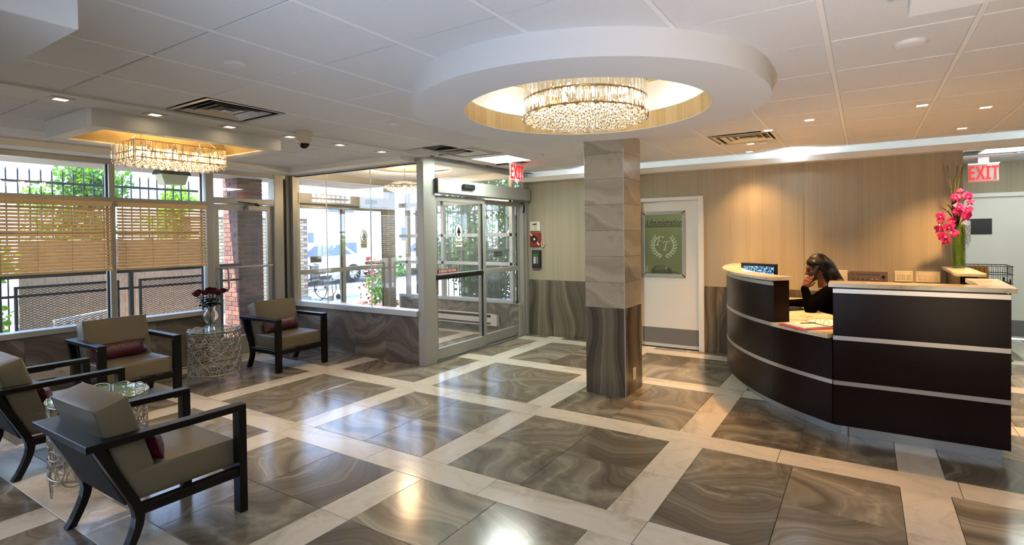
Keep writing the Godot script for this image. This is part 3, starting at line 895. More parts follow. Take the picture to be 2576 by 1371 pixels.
func build_doors() -> void:
	# administration door
	var d := sroot("door_4")
	var fr := MB.new()
	fr.bb(-2.745, -2.70, 0, 2.095, BB - 0.03, BB + 0.13, 0.003); fr.bb(-1.885, -1.815, 0, 2.095, BB - 0.03, BB + 0.13, 0.003)
	fr.bb(-2.70, -1.885, 2.045, 2.095, BB - 0.03, BB + 0.13, 0.003)
	obj("door_frame", fr, M.white_paint, d)
	var lf := MB.new()
	lf.bb(-2.70, -2.655, 0.01, 2.043, BB + 0.03, BB + 0.075); lf.bb(-2.10, -1.888, 0.01, 2.043, BB + 0.03, BB + 0.075)
	lf.bb(-2.655, -2.10, 0.01, 1.02, BB + 0.03, BB + 0.075); lf.bb(-2.655, -2.10, 1.87, 2.043, BB + 0.03, BB + 0.075)
	obj("leaf", lf, M.white_paint, d)
	var wf := MB.new()
	for k in 2:
		var g: float = [0.0, 0.022][k]
		var pr: float = [0.012, 0.006][k]
		var x0 := -2.685 + g; var x1 := -2.072 - g; var y0 := 0.985 + g; var y1 := 1.905 - g
		wf.bb(x0, x0 + 0.024, y0, y1, BB + 0.03 - pr, BB + 0.03, 0.003); wf.bb(x1 - 0.024, x1, y0, y1, BB + 0.03 - pr, BB + 0.03, 0.003)
		wf.bb(x0, x1, y0, y0 + 0.024, BB + 0.03 - pr, BB + 0.03, 0.003); wf.bb(x0, x1, y1 - 0.024, y1, BB + 0.03 - pr, BB + 0.03, 0.003)
	obj("vision_frame", wf, M.aluminium, d)
	var gl := obj("vision_glass", MB.new().bb(-2.66, -2.095, 1.01, 1.88, BB + 0.04, BB + 0.046), M.tinted_glass, d)
	obj("kickplate", MB.new().bb(-2.69, -1.895, 0.06, 0.275, BB + 0.024, BB + 0.03, 0.001), M.kickplate, d)
	words("Administration", 0.105, 0.002, M.green_vinyl, d, Transform3D(Basis.IDENTITY, V(-2.375, 1.735, BB + 0.037)) * Transform3D(Basis(Vector3(1, 0, 0), Vector3(0.28, 1, 0), Vector3(0, 0, 1)), Vector3.ZERO), "door_lettering", true, true, 0.50)
	# laurel wreath with two initials
	var wr := MB.new()
	var cx := -2.375; var cy := 1.43; var zb := BB + 0.037
	for s in [-1.0, 1.0]:
		for k in 9:
			var a := -PI / 2 + 0.18 + k * 0.255
			var p := Vector2(cx + s * cos(a) * 0.155, cy + sin(a) * 0.155)
			for side in [-1.0, 1.0]:
				var dir: float = a + PI / 2 + side * 0.62
				var t := Vector2(cos(dir) * s, sin(dir))
				var o := p + t * 0.030
				var pl := PackedVector2Array()
				var nn := Vector2(-t.y, t.x)
				for q in 8:
					var an := TAU * q / 8.0
					pl.append(o + t * cos(an) * 0.026 + nn * sin(an) * 0.010 * (1.0 - 0.3 * cos(an)))
				wr.prism(pl, V(0, 0, zb), Vector3.RIGHT, Vector3.UP, Vector3(0, 0, 0.0015))
	obj("laurel_wreath", wr, M.frost_vinyl, d)
	words("F", 0.13, 0.0015, M.frost_vinyl, d, Transform3D(Basis.IDENTITY, V(-2.43, 1.49, zb)) * Transform3D(Basis(Vector3(1, 0, 0), Vector3(0.3, 1, 0), Vector3(0, 0, 1)), Vector3.ZERO), "initial", true, true, 0.95)
	words("T", 0.13, 0.0015, M.frost_vinyl, d, Transform3D(Basis.IDENTITY, V(-2.345, 1.42, zb)) * Transform3D(Basis(Vector3(1, 0, 0), Vector3(0.3, 1, 0), Vector3(0, 0, 1)), Vector3.ZERO), "initial", true, true, 0.95)
	# office behind it
	var of := MB.new()
	of.bb(-4.5, -0.8, 0, 2.7, 9.9, 10.0); of.bb(-4.5, -4.4, 0, 2.7, BB + 0.12, 10.0); of.bb(-0.9, -0.8, 0, 2.7, BB + 0.12, 10.0)
	of.bb(-4.5, -0.8, 2.6, 2.7, BB + 0.12, 10.0); of.bb(-4.5, -0.8, -0.1, 0.0, BB + 0.12, 10.0)
	struct("wall_office", of, M.office_wall)
	# corridor door, wide white leaf with a dark vision panel
	var c := sroot("door_5")
	var cf := MB.new()
	cf.bb(1.24, 1.31, 0, 2.13, BC - 0.03, BC + 0.1, 0.003); cf.bb(2.74, 2.8, 0, 2.13, BC - 0.03, BC + 0.1, 0.003); cf.bb(1.31, 2.74, 2.07, 2.13, BC - 0.03, BC + 0.1, 0.003)
	obj("door_frame", cf, M.white_paint, c)
	obj("leaf", MB.new().bb(1.31, 2.74, 0.01, 2.068, BC + 0.02, BC + 0.07), M.white_paint, c)
	obj("kickplate", MB.new().bb(1.33, 2.72, 0.04, 0.27, BC + 0.012, BC + 0.02, 0.001), M.kickplate, c)
	obj("vision_panel", MB.new().bb(1.345, 1.59, 1.52, 1.755, BC + 0.013, BC + 0.02, 0.002), M.bronze, c)
# ---------------------------------------------------------------- fixtures
func build_column() -> void:
	var c := sroot("column")
	var x0 := -2.392; var x1 := -1.972; var b0 := 4.953; var b1 := 5.42
	obj("core", MB.new().bb(x0 + 0.012, x1 - 0.012, 0, H + 0.02, b0 + 0.012, b1 - 0.012), M.grout, c)
	var ys := [0.0, 0.866, 1.122, 1.378, 1.634, 1.89, 2.145, 2.395, H]
	for i in ys.size() - 1:
		var h: float = ys[i + 1] - ys[i] - 0.002
		var y: float = ys[i] + 0.001
		var faces := [[V(x0, y, b0 + 0.012), Vector3.RIGHT, x1 - x0], [V(x1 - 0.012, y, b0), Vector3.FORWARD, b1 - b0], [V(x1, y, b1 - 0.012), Vector3.LEFT, x1 - x0], [V(x0 + 0.012, y, b1), Vector3.BACK, b1 - b0]]
		for k in 4:
			var f = faces[k]
			var in0 := 0.012 if k % 2 == 0 else 0.0
			var m := slab(f[0] + f[1] * 0.0005, f[1] * (f[2] - 0.001), Vector3.UP * h, 0.012, 0.0012, Vector2(0, 1), Vector2(1, 0) if i == 0 else Vector2(0.75, 0.1 + 0.1 * (k % 3)))
			obj("wall_tile", m, M["wall_stone_%d" % (k % 3)] if i == 0 else M["beige_stone_%d" % ((i * 2 + k) % 3)], c)
	var ed := MB.new()
	ed.bb(x1 - 0.004, x1 + 0.003, 0, 2.44, b0 - 0.003, b0 + 0.004, 0.001)
	obj("edge_trim", ed, M.alu_bright, c)
	var o := thing("wall_outlet", "ivory duplex outlet plate low on the tiled column's right face", "outlet", V(x1, 0.13, 5.18), PI / 2)
	obj("plate", MB.new().box(Vector3(0, 0.057, 0.004), Vector3(0.075, 0.118, 0.007), 0.002), M.ivory_plastic, o)
	for k in 2: obj("socket", MB.new().box(Vector3(0, 0.036 + k * 0.042, 0.009), Vector3(0.033, 0.03, 0.003), 0.006), M.cream_plastic, o)

func bead_mesh(r: float) -> ArrayMesh:
	var m := MB.new()
	# cut-glass bead: two faceted cones with a belt
	m.lathe(Vector3.ZERO, [Vector2(0, -r * 1.15), Vector2(r * 0.8, -r * 0.5), Vector2(r, 0), Vector2(r * 0.8, r * 0.5), Vector2(0, r)], 7, Vector3.UP, false)
	return m.mesh()
func prism_mesh(w: float, h: float, t: float) -> ArrayMesh:
	var m := MB.new()
	var pl := PackedVector2Array([Vector2(-w / 2, 0), Vector2(-w / 4, t / 2), Vector2(w / 4, t / 2), Vector2(w / 2, 0), Vector2(w / 4, -t / 2), Vector2(-w / 4, -t / 2)])
	m.prism(pl, Vector3(0, -h / 2, 0), Vector3.RIGHT, Vector3.BACK, Vector3(0, h, 0))
	return m.mesh()

func build_ring() -> void:
	var r := thing("ceiling_ring", "big round white drywall drop ring in the ceiling around the drum chandelier", "ceiling ring", V(-1.62, 2.44, 3.38))
	obj("ring_body", MB.new().lathe(Vector3.ZERO, [Vector2(0.825, 0.135), Vector2(0.825, 0.0), Vector2(1.166, 0.0), Vector2(1.166, 0.145)], 96, Vector3.UP, true), M.drywall, r)
	var iw := MB.new()
	var f := func(u: float, v: float) -> Vector3:
		return Vector3(cos(u * TAU) * 0.8235, 0.002 + v * 0.131, -sin(u * TAU) * 0.8235)
	# lining of striped paper inside the ring, uv run along the arc
	for k in 96:
		var a0 := TAU * k / 96.0; var a1 := TAU * (k + 1) / 96.0
		var p := [Vector3(cos(a0), 0, sin(a0)) * 0.8235, Vector3(cos(a1), 0, sin(a1)) * 0.8235]
		var q := [p[0] + Vector3.UP * 0.004, p[1] + Vector3.UP * 0.004, p[1] + Vector3.UP * 0.133, p[0] + Vector3.UP * 0.133]
		var uv := [Vector2(a0, 0), Vector2(a1, 0), Vector2(a1, 0.13), Vector2(a0, 0.13)]
		for w in [[0, 2, 1], [0, 3, 2]]:
			for e in w: iw.vert(q[e], -Vector3(q[e].x, 0, q[e].z).normalized(), uv[e])
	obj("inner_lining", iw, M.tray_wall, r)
	obj("cove_ledge", MB.new().lathe(Vector3.ZERO, [Vector2(1.0, 0.13), Vector2(0.825, 0.13), Vector2(0.825, 0.137), Vector2(1.0, 0.137)], 96, Vector3.UP, false), M.white_paint, r)
	obj("tray_side", MB.new().lathe(Vector3.ZERO, [Vector2(1.0, 0.13), Vector2(1.0, 0.42)], 96), M.white_paint, r)
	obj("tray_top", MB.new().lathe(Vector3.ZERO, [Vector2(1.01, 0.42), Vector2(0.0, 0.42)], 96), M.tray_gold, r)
	var led := []
	for k in 64: led.append(Vector3(cos(TAU * k / 64.0) * 0.93, 0.146, sin(TAU * k / 64.0) * 0.93))
	obj("led_rope", MB.new().tube(led, 0.008, 6, true), M.led_white, r)
	for k in 8:
		var a := TAU * (k + 0.5) / 8.0
		lamp_omni("cove_light", Vector3(cos(a) * 0.93, 0.165, sin(a) * 0.93), Color(0.86, 0.94, 1.0), 0.014, 0.02, r)
	# drum chandelier
	var c := thing("drum_chandelier", "round crystal drum chandelier inside the big white ceiling ring", "chandelier", V(-1.62, 2.345, 3.38))
	var R := 0.415
	obj("canopy", MB.new().lathe(Vector3(0, 0.47, 0), [Vector2(0, 0.0), Vector2(0.30, 0.0), Vector2(0.31, 0.02), Vector2(0.31, 0.045), Vector2(0, 0.045)], 32), M.chrome, c)
	for y in [0.272, 0.170, 0.066]:
		var ring := []
		for k in 48: ring.append(Vector3(cos(TAU * k / 48.0) * R, y, sin(TAU * k / 48.0) * R))
		obj("metal_hoop", MB.new().tube(ring, 0.006, 6, true), M.gold, c)
	var bd := MultiMesh.new(); bd.transform_format = MultiMesh.TRANSFORM_3D; bd.mesh = bead_mesh(0.009); bd.instance_count = 110
	for k in 110: bd.set_instance_transform(k, Transform3D(Basis.IDENTITY, Vector3(cos(TAU * k / 110.0) * R, 0.287, sin(TAU * k / 110.0) * R)))
	var mi := MultiMeshInstance3D.new(); mi.name = "bead_band"; mi.multimesh = bd; mi.material_override = M.gold; c.add_child(mi, true); stuff(mi)
	var pm := prism_mesh(0.038, 0.098, 0.014)
	for t in 2:
		for k in 60:
			var a := TAU * (k + 0.5 * t) / 60.0
			var o := obj("crystal_prism", pm, M.crystal, c, Vector3(cos(a) * R, 0.220 - t * 0.103, -sin(a) * R))
			o.rotation.y = a + PI / 2
	var b1 := bead_mesh(0.0165)
	var pts := []
	for q in 13:
		var rr: float = R * (1.0 - q / 13.0) + 0.004
		var nb := int(TAU * rr / 0.037)
		for k in nb:
			var a: float = TAU * (k + 0.5 * (q % 2)) / float(maxi(nb, 1))
			pts.append(Vector3(cos(a) * rr, 0.012 + 0.045 * pow(rr / R, 2.2) + 0.008 * sin(k * 2.4), sin(a) * rr))
	for i in min(170, pts.size()):
		var o := obj("crystal_bead", b1, M.crystal if i % 3 else M.crystal_thin, c, pts[i])
		o.rotation = Vector3(0, i * 1.3, 0)
	var mm := MultiMesh.new(); mm.transform_format = MultiMesh.TRANSFORM_3D; mm.mesh = b1; mm.instance_count = pts.size() - 170
	for i in range(170, pts.size()): mm.set_instance_transform(i - 170, Transform3D(Basis(Vector3.UP, i * 1.3), pts[i]))
	var mb := MultiMeshInstance3D.new(); mb.name = "inner_beads"; mb.multimesh = mm; mb.material_override = M.crystal; c.add_child(mb, true); stuff(mb)
	for k in 10:
		var a := TAU * k / 10.0 + 0.2
		var rr := 0.30 if k % 2 == 0 else 0.17
		var p := Vector3(cos(a) * rr, 0.19, sin(a) * rr)
		obj("bulb", MB.new().ball(p, Vector3(0.014, 0.034, 0.014), 10, 8), M.bulb_warm, c)
		obj("bulb_holder", MB.new().lathe(p + Vector3(0, 0.03, 0), [Vector2(0.012, 0), Vector2(0.012, 0.05), Vector2(0.004, 0.052), Vector2(0.004, 0.255)], 10), M.chrome, c)
		if k % 2 == 0: lamp_omni("bulb_light", p, Color(1.0, 0.84, 0.60), 0.05, 0.03, c)

func build_coffer() -> void:
	var c := thing("ceiling_coffer", "white rectangular drop box in the ceiling over the seating, lined with gold", "ceiling box", V(-5.175, 2.435, 2.395))
	var hx := 0.455; var hz := 0.75; var g := 0.11; var t := 0.145
	var b := MB.new()
	b.box(Vector3(-hx + g / 2, t / 2, 0), Vector3(g, t, hz * 2), 0.003); b.box(Vector3(hx - g / 2, t / 2, 0), Vector3(g, t, hz * 2), 0.003)
	b.box(Vector3(0, t / 2, -hz + g / 2), Vector3(hx * 2 - g * 2, t, g), 0.003); b.box(Vector3(0, t / 2, hz - g / 2), Vector3(hx * 2 - g * 2, t, g), 0.003)
	obj("box_frame", b, M.drywall, c)
	var l := MB.new()
	l.box(Vector3(0, t - 0.008, 0), Vector3(hx * 2 - g * 2, 0.012, hz * 2 - g * 2))
	for s in [-1, 1]:
		l.box(Vector3(s * (hx - g - 0.002), t / 2 + 0.003, 0), Vector3(0.004, t - 0.02, hz * 2 - g * 2))
		l.box(Vector3(0, t / 2 + 0.003, s * (hz - g - 0.002)), Vector3(hx * 2 - g * 2, t - 0.02, 0.004))
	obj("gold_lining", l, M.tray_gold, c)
	var k := thing("bar_chandelier", "long rectangular crystal chandelier under the gold-lined ceiling box", "chandelier", V(-5.175, 2.235, 2.395))
	var rx := 0.185; var rz := 0.365
	obj("canopy", MB.new().box(Vector3(0, 0.335, 0), Vector3(0.14, 0.022, 0.5), 0.005), M.chrome, k)
	for s in [[-1, -1], [1, -1], [1, 1], [-1, 1]]:
		obj("suspension_wire", MB.new().tube([Vector3(s[0] * 0.05, 0.33, s[1] * 0.2), Vector3(s[0] * 0.07, 0.26, s[1] * 0.26), Vector3(s[0] * 0.15, 0.18, s[1] * 0.32)], 0.0018, 5), M.chrome, k)
	for y in [0.185, 0.10, 0.045]:
		obj("metal_hoop", MB.new().tube([Vector3(-rx, y, -rz), Vector3(rx, y, -rz), Vector3(rx, y, rz), Vector3(-rx, y, rz)], 0.005, 5, true), M.gold, k)
	var pm := prism_mesh(0.032, 0.08, 0.013)
	for t2 in 2:
		for s in [-1, 1]:
			for i in 20:
				obj("crystal_prism", pm, M.crystal if i % 2 else M.crystal_thin, k, Vector3(s * rx, 0.143 - t2 * 0.075, -rz + 0.018 + i * 0.0384)).rotation.y = PI / 2
			for i in 9:
				obj("crystal_prism", pm, M.crystal if i % 2 else M.crystal_thin, k, Vector3(-rx + 0.025 + i * 0.042, 0.143 - t2 * 0.075, s * rz))
	var bm := bead_mesh(0.016)
	for i in 19:
		for j in 10:
			obj("crystal_bead", bm, M.crystal if (i + j) % 3 else M.crystal_thin, k, Vector3(-rx + 0.018 + j * 0.0388, 0.014 + 0.010 * sin(i * 1.9 + j * 2.7), -rz + 0.02 + i * 0.0402))
	for i in 6:
		var p := Vector3(0.07 * (1 if i % 2 else -1), 0.12, -0.27 + i * 0.108)
		obj("bulb", MB.new().ball(p, Vector3(0.013, 0.03, 0.013), 10, 8), M.bulb_warm, k)
		obj("bulb_holder", MB.new().lathe(p + Vector3(0, 0.028, 0), [Vector2(0.011, 0), Vector2(0.011, 0.05), Vector2(0, 0.052)], 10), M.chrome, k)
		if i % 2 == 0: lamp_omni("bulb_light", p, Color(1.0, 0.84, 0.60), 0.09, 0.03, k)
	# two further drop boxes at the edges of the picture
	obj("box_body", MB.new().box(Vector3(0, 0.07, 0), Vector3(1.8, 0.145, 1.8), 0.003), M.drywall, thing("ceiling_box", "corner of a white drop box at the top right of the ceiling", "ceiling box", V(1.047, 2.437, 1.71)))
	obj("box_body", MB.new().box(Vector3(0, 0.17, 0), Vector3(5.2, 0.345, 3.0), 0.003), M.drywall, thing("ceiling_beam", "dark dropped beam crossing the top left corner of the ceiling", "beam", V(-4.6, 2.24, -0.83)))
	# pendant in the vestibule
	var v := thing("vestibule_pendant", "shallow crystal dish pendant hanging in the glass vestibule", "pendant light", V(-5.85, 2.23, 5.93))
	obj("rod", MB.new().tube([Vector3(0, 0.12, 0), Vector3(0, 0.49, 0)], 0.006, 8), M.silver, v)
	obj("ceiling_cup", MB.new().lathe(Vector3(0, 0.46, 0), [Vector2(0, 0), Vector2(0.06, 0.0), Vector2(0.05, 0.03), Vector2(0, 0.03)], 20), M.silver, v)
	var ring := []
	for q in 40: ring.append(Vector3(cos(TAU * q / 40.0) * 0.30, 0.13, sin(TAU * q / 40.0) * 0.30))
	obj("rim", MB.new().tube(ring, 0.006, 6, true), M.silver, v)
	obj("rim", MB.new().tube(ring.map(func(p): return p * Vector3(0.6, 1, 0.6) + Vector3(0, 0.05, 0)), 0.004, 6, true), M.silver, v)
	for q in 8:
		var d := Vector3(cos(TAU * q / 8.0), 0, sin(TAU * q / 8.0))
		obj("spoke", MB.new().tube([Vector3(0, 0.19, 0), d * 0.18 + Vector3(0, 0.18, 0), d * 0.30 + Vector3(0, 0.13, 0)], 0.003, 5), M.silver, v)
	for q in 6:
		var rr := 0.29 - q * 0.048
		var nb: int = max(int(TAU * rr / 0.045), 3)
		for i in nb:
			var a := TAU * (i + 0.5 * (q % 2)) / nb
			obj("crystal_bead", bead_mesh(0.02) if q == 0 and i == 0 else v.get_node("crystal_bead").mesh, M.crystal if i % 2 else M.crystal_thin, v, Vector3(cos(a) * rr, 0.115 - 0.09 * (1.0 - pow(rr / 0.3, 2.0)), sin(a) * rr))
	obj("bulb", MB.new().ball(Vector3(0, 0.11, 0), Vector3(0.03, 0.03, 0.03)), M.bulb_warm, v)
	lamp_omni("bulb_light", Vector3(0, 0.11, 0), Color(1.0, 0.85, 0.65), 0.8, 0.03, v)

func build_ceiling_fixtures() -> void:
	var tr := MB.new()
	for s in [[-1, 0, 0.03, 0.13], [1, 0, 0.03, 0.13], [0, -1, 0.07, 0.03], [0, 1, 0.07, 0.03]]:
		tr.box(Vector3(s[0] * 0.05, 0.0, s[1] * 0.05), Vector3(s[2], 0.006, s[3]), 0.002)
	var trm := tr.mesh()
	var gm := MB.new().box(Vector3(0, 0.003, 0), Vector3(0.07, 0.002, 0.07)).mesh()
	var rows := []
	for i in 7: rows.append([-4.585, H - 0.0245, 0.85 + i * 0.575, 0, ["nearest the dark corner beam", "second from the left end", "third from the left, over the crystal bar", "fourth from the left, right of the steel vent", "just left of the dome camera", "just right of the dome camera", "last before the glass post"][i]])
	var rt := [[0.389, 5.276, "in the ceiling above the desk front, right of centre", 0.9], [0.829, 5.67, "rightmost one over the reception desk", 0.9], [0.803, 6.706, "right end beside the lit cove", 2.6], [-0.404, 5.369, "left of centre over the reception desk", 0.55], [-0.78, 5.672, "beside the cream square vent", 0.5], [-1.061, 6.418, "between the square vent and the cove", 2.2], [-1.177, 7.03, "tight against the lit cove", 0.9]]
	for q in rt: rows.append([q[0], H - 0.0035, q[1], 1, q[2], q[3]])
	for q in rows:
		var t := thing("downlight", ("square recessed downlight in the painted strip, " if q[3] == 0 else "square warm downlight ") + q[4], "downlight", V(q[0], q[1], q[2]), 0, "ceiling downlights")
		obj("trim", trm, M.white_paint, t)
		obj("lens", gm, M.down_glow, t)
		if q[3] == 0: lamp_spot("lamp", Vector3(0, -0.02, 0), Vector3.DOWN, Color(1.0, 0.87, 0.72), 0.22, 50, 0.035, t)
		else: lamp_spot("lamp", Vector3(0, -0.02, 0), Vector3.DOWN, Color(1.0, 0.77, 0.50), q[5], 52, 0.035, t)
	# added fill: uplight cans unseen behind the camera that brighten the ceiling
	for q in [[-0.5, "added white uplight can unseen behind the camera, left", Color(0.82, 0.88, 1.0), 2.9, -0.24], [1.0, "added white uplight can unseen behind the camera, right", Color(1.0, 0.87, 0.72), 3.2, 0.0]]:
		var t := thing("added_uplight", q[1], "added lamp", V(q[0], 0, -0.35), 0, "added uplights")
		obj("can", MB.new().lathe(Vector3.ZERO, [Vector2(0, 0), Vector2(0.09, 0), Vector2(0.09, 0.30), Vector2(0.08, 0.30), Vector2(0.08, 0.27), Vector2(0, 0.27)], 24), M.white_paint, t)
		obj("lens", MB.new().lathe(Vector3(0, 0.272, 0), [Vector2(0.078, 0), Vector2(0.0, 0.002)], 20), M.down_glow, t)
		lamp_spot("lamp", Vector3(0, 0.34, 0), Vector3(q[4] * 0.78, 0.62, -0.78), q[2], q[3], 40, 0.06, t)
	# square louvred vents
	var vents := [[-4.14, 2.305, "polished steel square ceiling vent left of the dome camera", "brushed"], [-3.955, 5.04, "grey square ceiling vent above the sliding doors", "aluminium"], [-1.03, 6.04, "cream square ceiling vent in front of the lit cove", "cream_plastic"]]
	for q in vents:
		var t := thing("ceiling_vent", q[2], "vent", V(q[0], H - 0.03, q[1]), 0, "square ceiling vents")
		obj("throat", MB.new().box(Vector3(0, 0.055, 0), Vector3(0.5, 0.02, 0.5)), M.black, t)
		for k in 4:
			var a: float = 0.298 - k * 0.068
			var b := MB.new()
			var y0: float = 0.018 + 0.006 * k if k > 0 else 0.026
			for s in 4:
				var bs := Basis(Vector3.UP, s * PI / 2)
				var i0: float = a - (0.05 if k else 0.03)
				var p := [bs * Vector3(-a, y0, a), bs * Vector3(a, y0, a), bs * Vector3(i0, y0 + (0.032 if k else 0.0), i0), bs * Vector3(-i0, y0 + (0.032 if k else 0.0), i0)]
				b.quad(p[0], p[1], p[2], p[3], Vector3.DOWN)
				b.quad(p[0] + Vector3.UP * 0.003, p[1] + Vector3.UP * 0.003, p[2] + Vector3.UP * 0.003, p[3] + Vector3.UP * 0.003, Vector3.UP)
				b.quad(p[0], p[1], p[1] + Vector3.UP * 0.003, p[0] + Vector3.UP * 0.003, bs * Vector3.BACK)
			obj("louvre" if k else "rim", b, M[q[3]], t)
		obj("centre_plate", MB.new().box(Vector3(0, 0.03, 0), Vector3(0.07, 0.006, 0.07), 0.002), M[q[3]], t)
	# fluorescent panels; the four behind the camera are added fill light
	for q in [[-3.955, 5.76, 0.58, 0.58, "square lit ceiling panel near the exit sign by the sliding doors", 1.6], [1.85, 8.85, 1.19, 0.58, "long lit ceiling panel in the corridor", 0.85],
		[-5.0, -1.2, 1.19, 0.58, "added fill light panel unseen behind the camera, left", 2.8], [-2.4, -1.2, 1.19, 0.58, "added fill light panel unseen behind the camera, middle left", 2.8], [0.2, -1.2, 1.19, 0.58, "added fill light panel unseen behind the camera, middle right", 2.8], [2.4, -1.2, 1.19, 0.58, "added fill light panel unseen behind the camera, right", 2.8]]:
		var t := thing("fluorescent_light", q[4], "ceiling light", V(q[0], H - 0.004, q[1]))
		obj("diffuser", MB.new().box(Vector3(0, 0.006, 0), Vector3(q[2] - 0.02, 0.006, q[3] - 0.02)), M.panel_glow, t)
		var fr := MB.new()
		fr.box(Vector3(-q[2] / 2, 0.006, 0), Vector3(0.02, 0.014, q[3]), 0.002); fr.box(Vector3(q[2] / 2, 0.006, 0), Vector3(0.02, 0.014, q[3]), 0.002)
		fr.box(Vector3(0, 0.006, -q[3] / 2), Vector3(q[2], 0.014, 0.02), 0.002); fr.box(Vector3(0, 0.006, q[3] / 2), Vector3(q[2], 0.014, 0.02), 0.002)
		obj("frame", fr, M.white_paint, t)
		lamp_area("lamp", Vector3(0, -0.01, 0), Vector3.DOWN, Vector2(q[2] - 0.04, q[3] - 0.04), Color(0.94, 1.0, 0.95) if q[1] > 0 else Color(0.80, 0.87, 1.0), q[5], t)
	# smoke heads, speaker
	for q in [[-2.958, 1.701, 0.055, "white round smoke detector on a left ceiling tile"], [-3.44, 3.399, 0.05, "small flat sprinkler cover left of the big ring"], [0.208, 3.486, 0.075, "large flat round cover in the ceiling above the desk"], [-3.353, 5.71, 0.05, "flat sprinkler cover left of the column top"], [-0.93, 6.45, 0.045, "tiny flat cover beside the cream vent"]]:
		var t := thing("ceiling_disc", q[3], "ceiling cover", V(q[0], H - 0.022, q[1]))
		obj("rim", MB.new().lathe(Vector3.ZERO, [Vector2(q[2] * 0.85, 0.004), Vector2(q[2], 0.012), Vector2(q[2], 0.024)], 28), M.white_paint, t)
		obj("dome", MB.new().lathe(Vector3.ZERO, [Vector2(0, 0.0), Vector2(q[2] * 0.4, 0.001), Vector2(q[2] * 0.85, 0.004)], 28), M.ceiling_paint, t)
	var dm := thing("dome_camera", "beige dome security camera hanging from the painted ceiling strip", "camera", V(-4.36, H - 0.165, 3.14))
	obj("housing", MB.new().lathe(Vector3(0, 0.05, 0), [Vector2(0.055, 0), Vector2(0.066, 0.006), Vector2(0.068, 0.028), Vector2(0.066, 0.03), Vector2(0.066, 0.034), Vector2(0.069, 0.036), Vector2(0.069, 0.105), Vector2(0.066, 0.115)], 32, Vector3.UP, false), M.ivory_plastic, dm)
	obj("dome", MB.new().lathe(Vector3(0, 0.052, 0), [Vector2(0, -0.046), Vector2(0.016, -0.044), Vector2(0.032, -0.034), Vector2(0.042, -0.018), Vector2(0.046, 0)], 24), mat("dome_black", Color(0.02, 0.02, 0.02), 0.05), dm)
	# exit signs
	for q in [[V(-4.0, 2.335, 6.18), PI / 2, "red edge-lit EXIT sign hung by the sliding doors", 0.0], [V(1.375, 2.25, 9.6), 0.0, "red edge-lit EXIT sign hung in the right corridor", 0.0]]:
		var t := thing("exit_sign", q[2], "exit sign", q[0], q[1], "exit signs")
		obj("plate", MB.new().box(Vector3(0, 0.115, 0), Vector3(0.325, 0.23, 0.008), 0.002), M.exit_plate, t)
		obj("edge", MB.new().box(Vector3(0, 0.0, 0), Vector3(0.325, 0.006, 0.012), 0.001), M.exit_red, t)
		words("EXIT", 0.185, 0.004, M.exit_red, t, Transform3D(Basis.IDENTITY, Vector3(0, 0.115, 0.007)), "letters", false, false, 0.62)
		obj("canopy", MB.new().box(Vector3(0, 0.24, 0), Vector3(0.34, 0.024, 0.05), 0.004), M.alu_bright, t)
		var top: float = H - q[0].y
		if top > 0.27: obj("stem", MB.new().box(Vector3(0, (top + 0.25) / 2, 0), Vector3(0.12, top - 0.25, 0.04), 0.003), M.alu_bright, t)
		lamp_omni("glow", Vector3(0, 0.1, 0.06), Color(1.0, 0.05, 0.04), 0.004, 0.05, t)

func sticker_arrow(at: Vector3, turn: float, lab: String) -> void:
	var t := thing("door_sticker", lab, "sticker", at, turn, "arrow stickers on the door glass")
	var el := PackedVector2Array(); var el2 := PackedVector2Array()
	for k in 28:
		el.append(Vector2(cos(TAU * k / 28.0) * 0.078, 0.06 + sin(TAU * k / 28.0) * 0.108)); el2.append(Vector2(cos(TAU * k / 28.0) * 0.068, 0.06 + sin(TAU * k / 28.0) * 0.098))
	obj("backing", MB.new().prism(PackedVector2Array([Vector2(-0.068, -0.145), Vector2(0.068, -0.145), Vector2(0.068, 0.05), Vector2(-0.068, 0.05)]), Vector3.ZERO, Vector3.RIGHT, Vector3.UP, Vector3(0, 0, 0.001)), M.sticker_white, t)
	obj("green_ring", MB.new().prism(el, Vector3(0, 0, 0.0008), Vector3.RIGHT, Vector3.UP, Vector3(0, 0, 0.001)), M.sticker_green, t)
	obj("oval", MB.new().prism(el2, Vector3(0, 0, 0.0014), Vector3.RIGHT, Vector3.UP, Vector3(0, 0, 0.001)), M.sticker_white, t)
	obj("arrow", MB.new().prism(PackedVector2Array([Vector2(-0.016, -0.005), Vector2(0.016, -0.005), Vector2(0.016, 0.04), Vector2(0.046, 0.025), Vector2(0.0, 0.13), Vector2(-0.046, 0.025), Vector2(-0.016, 0.04)]), Vector3(0, 0, 0.002), Vector3.RIGHT, Vector3.UP, Vector3(0, 0, 0.001)), M.black, t)
	words("AUTOMATIC DOOR", 0.021, 0.001, M.black, t, Transform3D(Basis.IDENTITY, Vector3(0, -0.083, 0.002)), "lettering", false, false, 0.62)
	words("KEEP MOVING", 0.021, 0.001, M.black, t, Transform3D(Basis.IDENTITY, Vector3(0, -0.112, 0.002)), "lettering", false, false, 0.62)
